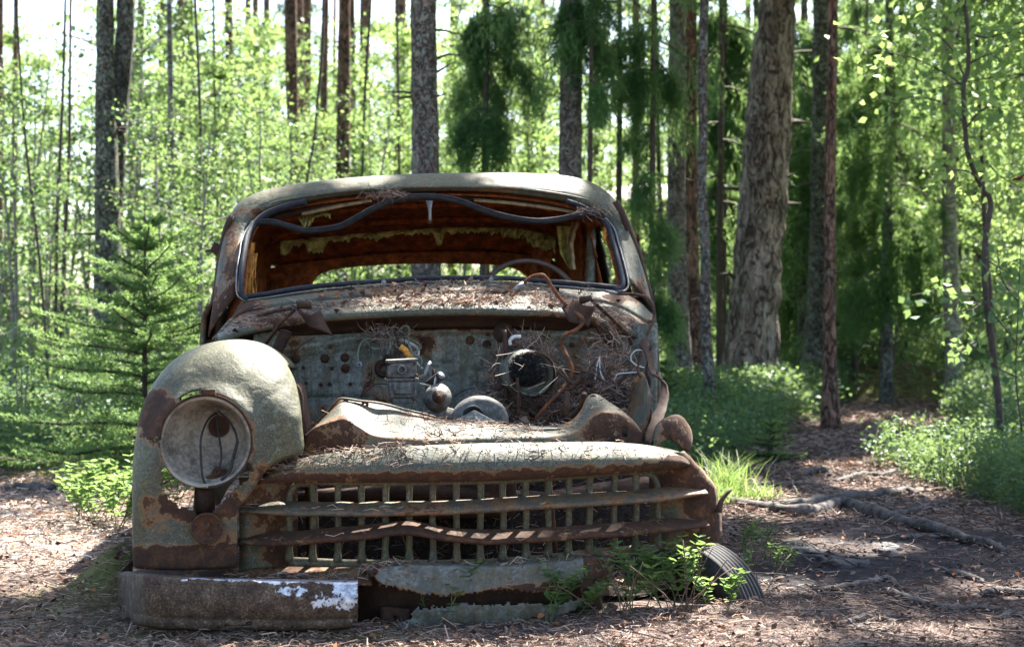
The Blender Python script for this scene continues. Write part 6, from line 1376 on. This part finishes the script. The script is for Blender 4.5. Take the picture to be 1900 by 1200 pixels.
# ---- low shrubs ------------------------------------------------------------------
def shrubs(name, lab, n, xr, yr, mask, l, hgt, tonec=.45):
    y = yr[0]+(yr[1]-yr[0])*rng.random(n)**1.4; x = rng.uniform(-1, 1, n)*(y*.40)+.0; k = mask(x, y) > rng.random(n); x, y = x[k], y[k]; n = len(x); per = 15
    hh = hgt*rng.uniform(.5, 1.2, n)*(1+.35*wav(x, y, 3)); cx_ = np.repeat(np.stack([x, y, gz(x, y)], 1), per, 0); t = rng.random(n*per); H_ = np.repeat(hh, per)
    tw = np.repeat(rng.normal(size=(n, 2))*.25, per, 0); C = cx_+np.c_[tw*(t*H_)[:, None]+rng.normal(size=(n*per, 2))*.035*(1+t[:, None]*.6), t*H_]; D = rng.normal(size=(n*per, 3)); D[:, 2] = abs(D[:, 2])*.4
    s_ = l*rng.uniform(.6, 1.3, n*per)*np.clip(C[:, 1]/9, .8, 1.8); tn = np.clip(rng.normal(tonec, .16, n*per)+.25*(t-.5)+np.repeat(rng.normal(0, .1, n), per)+.15*wav(C[:, 0], C[:, 1], 1.2), 0, 1)
    V, Fq = blades(C, D, s_, s_*.62, .15); sv, sf = sticks(np.stack([x, y, gz(x, y)+hh*.45], 1), np.c_[rng.normal(size=(n, 2))*.2, np.ones(n)], hh*1.0, .003, .05)
    o = fast(name, np.vstack([V, sv]), np.vstack([Fq, sf+len(V)]), M['berry'], tone=np.r_[tn, np.zeros(len(sf))]); tag(o, lab, 'undergrowth', kind='stuff'); return o
def m_right(x, y): return np.maximum(sstep(1.05, 1.35, pathd(x, y)), sstep(2.2, 2.45, x+.15*wav(x, y, 3))*(y < 9.5))*(x > .55)*(sstep(8.4, 9.0, y)+(x > 2.25+.2*wav(x, y, 3))*(y > 6.0)*1.0).clip(0, 1)*(1-.8*(wav(x, y, 1.6, 3) < -.42))
def m_left(x, y): return (x < .9)*sstep(8.3, 8.9, y+.35*wav(x, y, 2.))*(1-.5*(wav(x, y, 1.4, 9) < -.35))
shrubs('blueberry_undergrowth', 'low dark green blueberry shrubs covering the banks of the path', 34000, .0, (6.0, 24), m_right, .032, .30)
shrubs('forest_undergrowth', 'low leafy undergrowth covering the ground behind the left side of the wreck', 22000, .0, (8.2, 24), m_left, .036, .34, .5)

# ---- shed far behind the cab -------------------------------------------------------
s = NT('shed_boards'); co = s.coord('Object', (7, 1, .4)); s.bsdf(s.mix(s.noise(co, 3, 4), (.10, .055, .065), (.2, .12, .13)), .85); M['shed'] = s.m
M['tin'] = plain('shed_roof', (.10, .075, .085), .6, 0, .3, 6)
p = W(1190, 400, 24); sh = empty('shed', (p.x, 24, float(gz(p.x, 24)))); tag(sh, 'dull red wooden shed glimpsed between the trunks right of the cab', 'shed')
zt = W(0, 372, 24).z; zr = W(0, 345, 24).z; b0 = sh.location
mb = MB(); mb.box((0, .9, zt/2-b0.z/2), (.72, .85, (zt-b0.z)/2)); mb.build('wall', M['shed'], sh, smooth=False)
mb = MB(); mb.grid([[Vector((-.9, -.15, zt-b0.z)), Vector((.9, -.15, zt-b0.z))], [Vector((-.9, .9, zr-b0.z+.12)), Vector((.9, .9, zr-b0.z+.12))], [Vector((-.9, 1.95, zt-b0.z)), Vector((.9, 1.95, zt-b0.z))]]); mb.build('roof', M['tin'], sh, smooth=False, solid=.05)
# dry red leaf hanging at the right edge
C = np.array([W(1903, 322, 7.0)]); o = fast('red_leaf', *blades(C, np.array([[-.8, .1, -.35]]), .075, .05, .2), tonemat('red_leaf', [(0, (.12, .02, .015)), (1, (.2, .03, .02))]), tone=[.5]); tag(o, 'dark red withered leaf hanging in front of the foliage at the right edge', 'leaf')
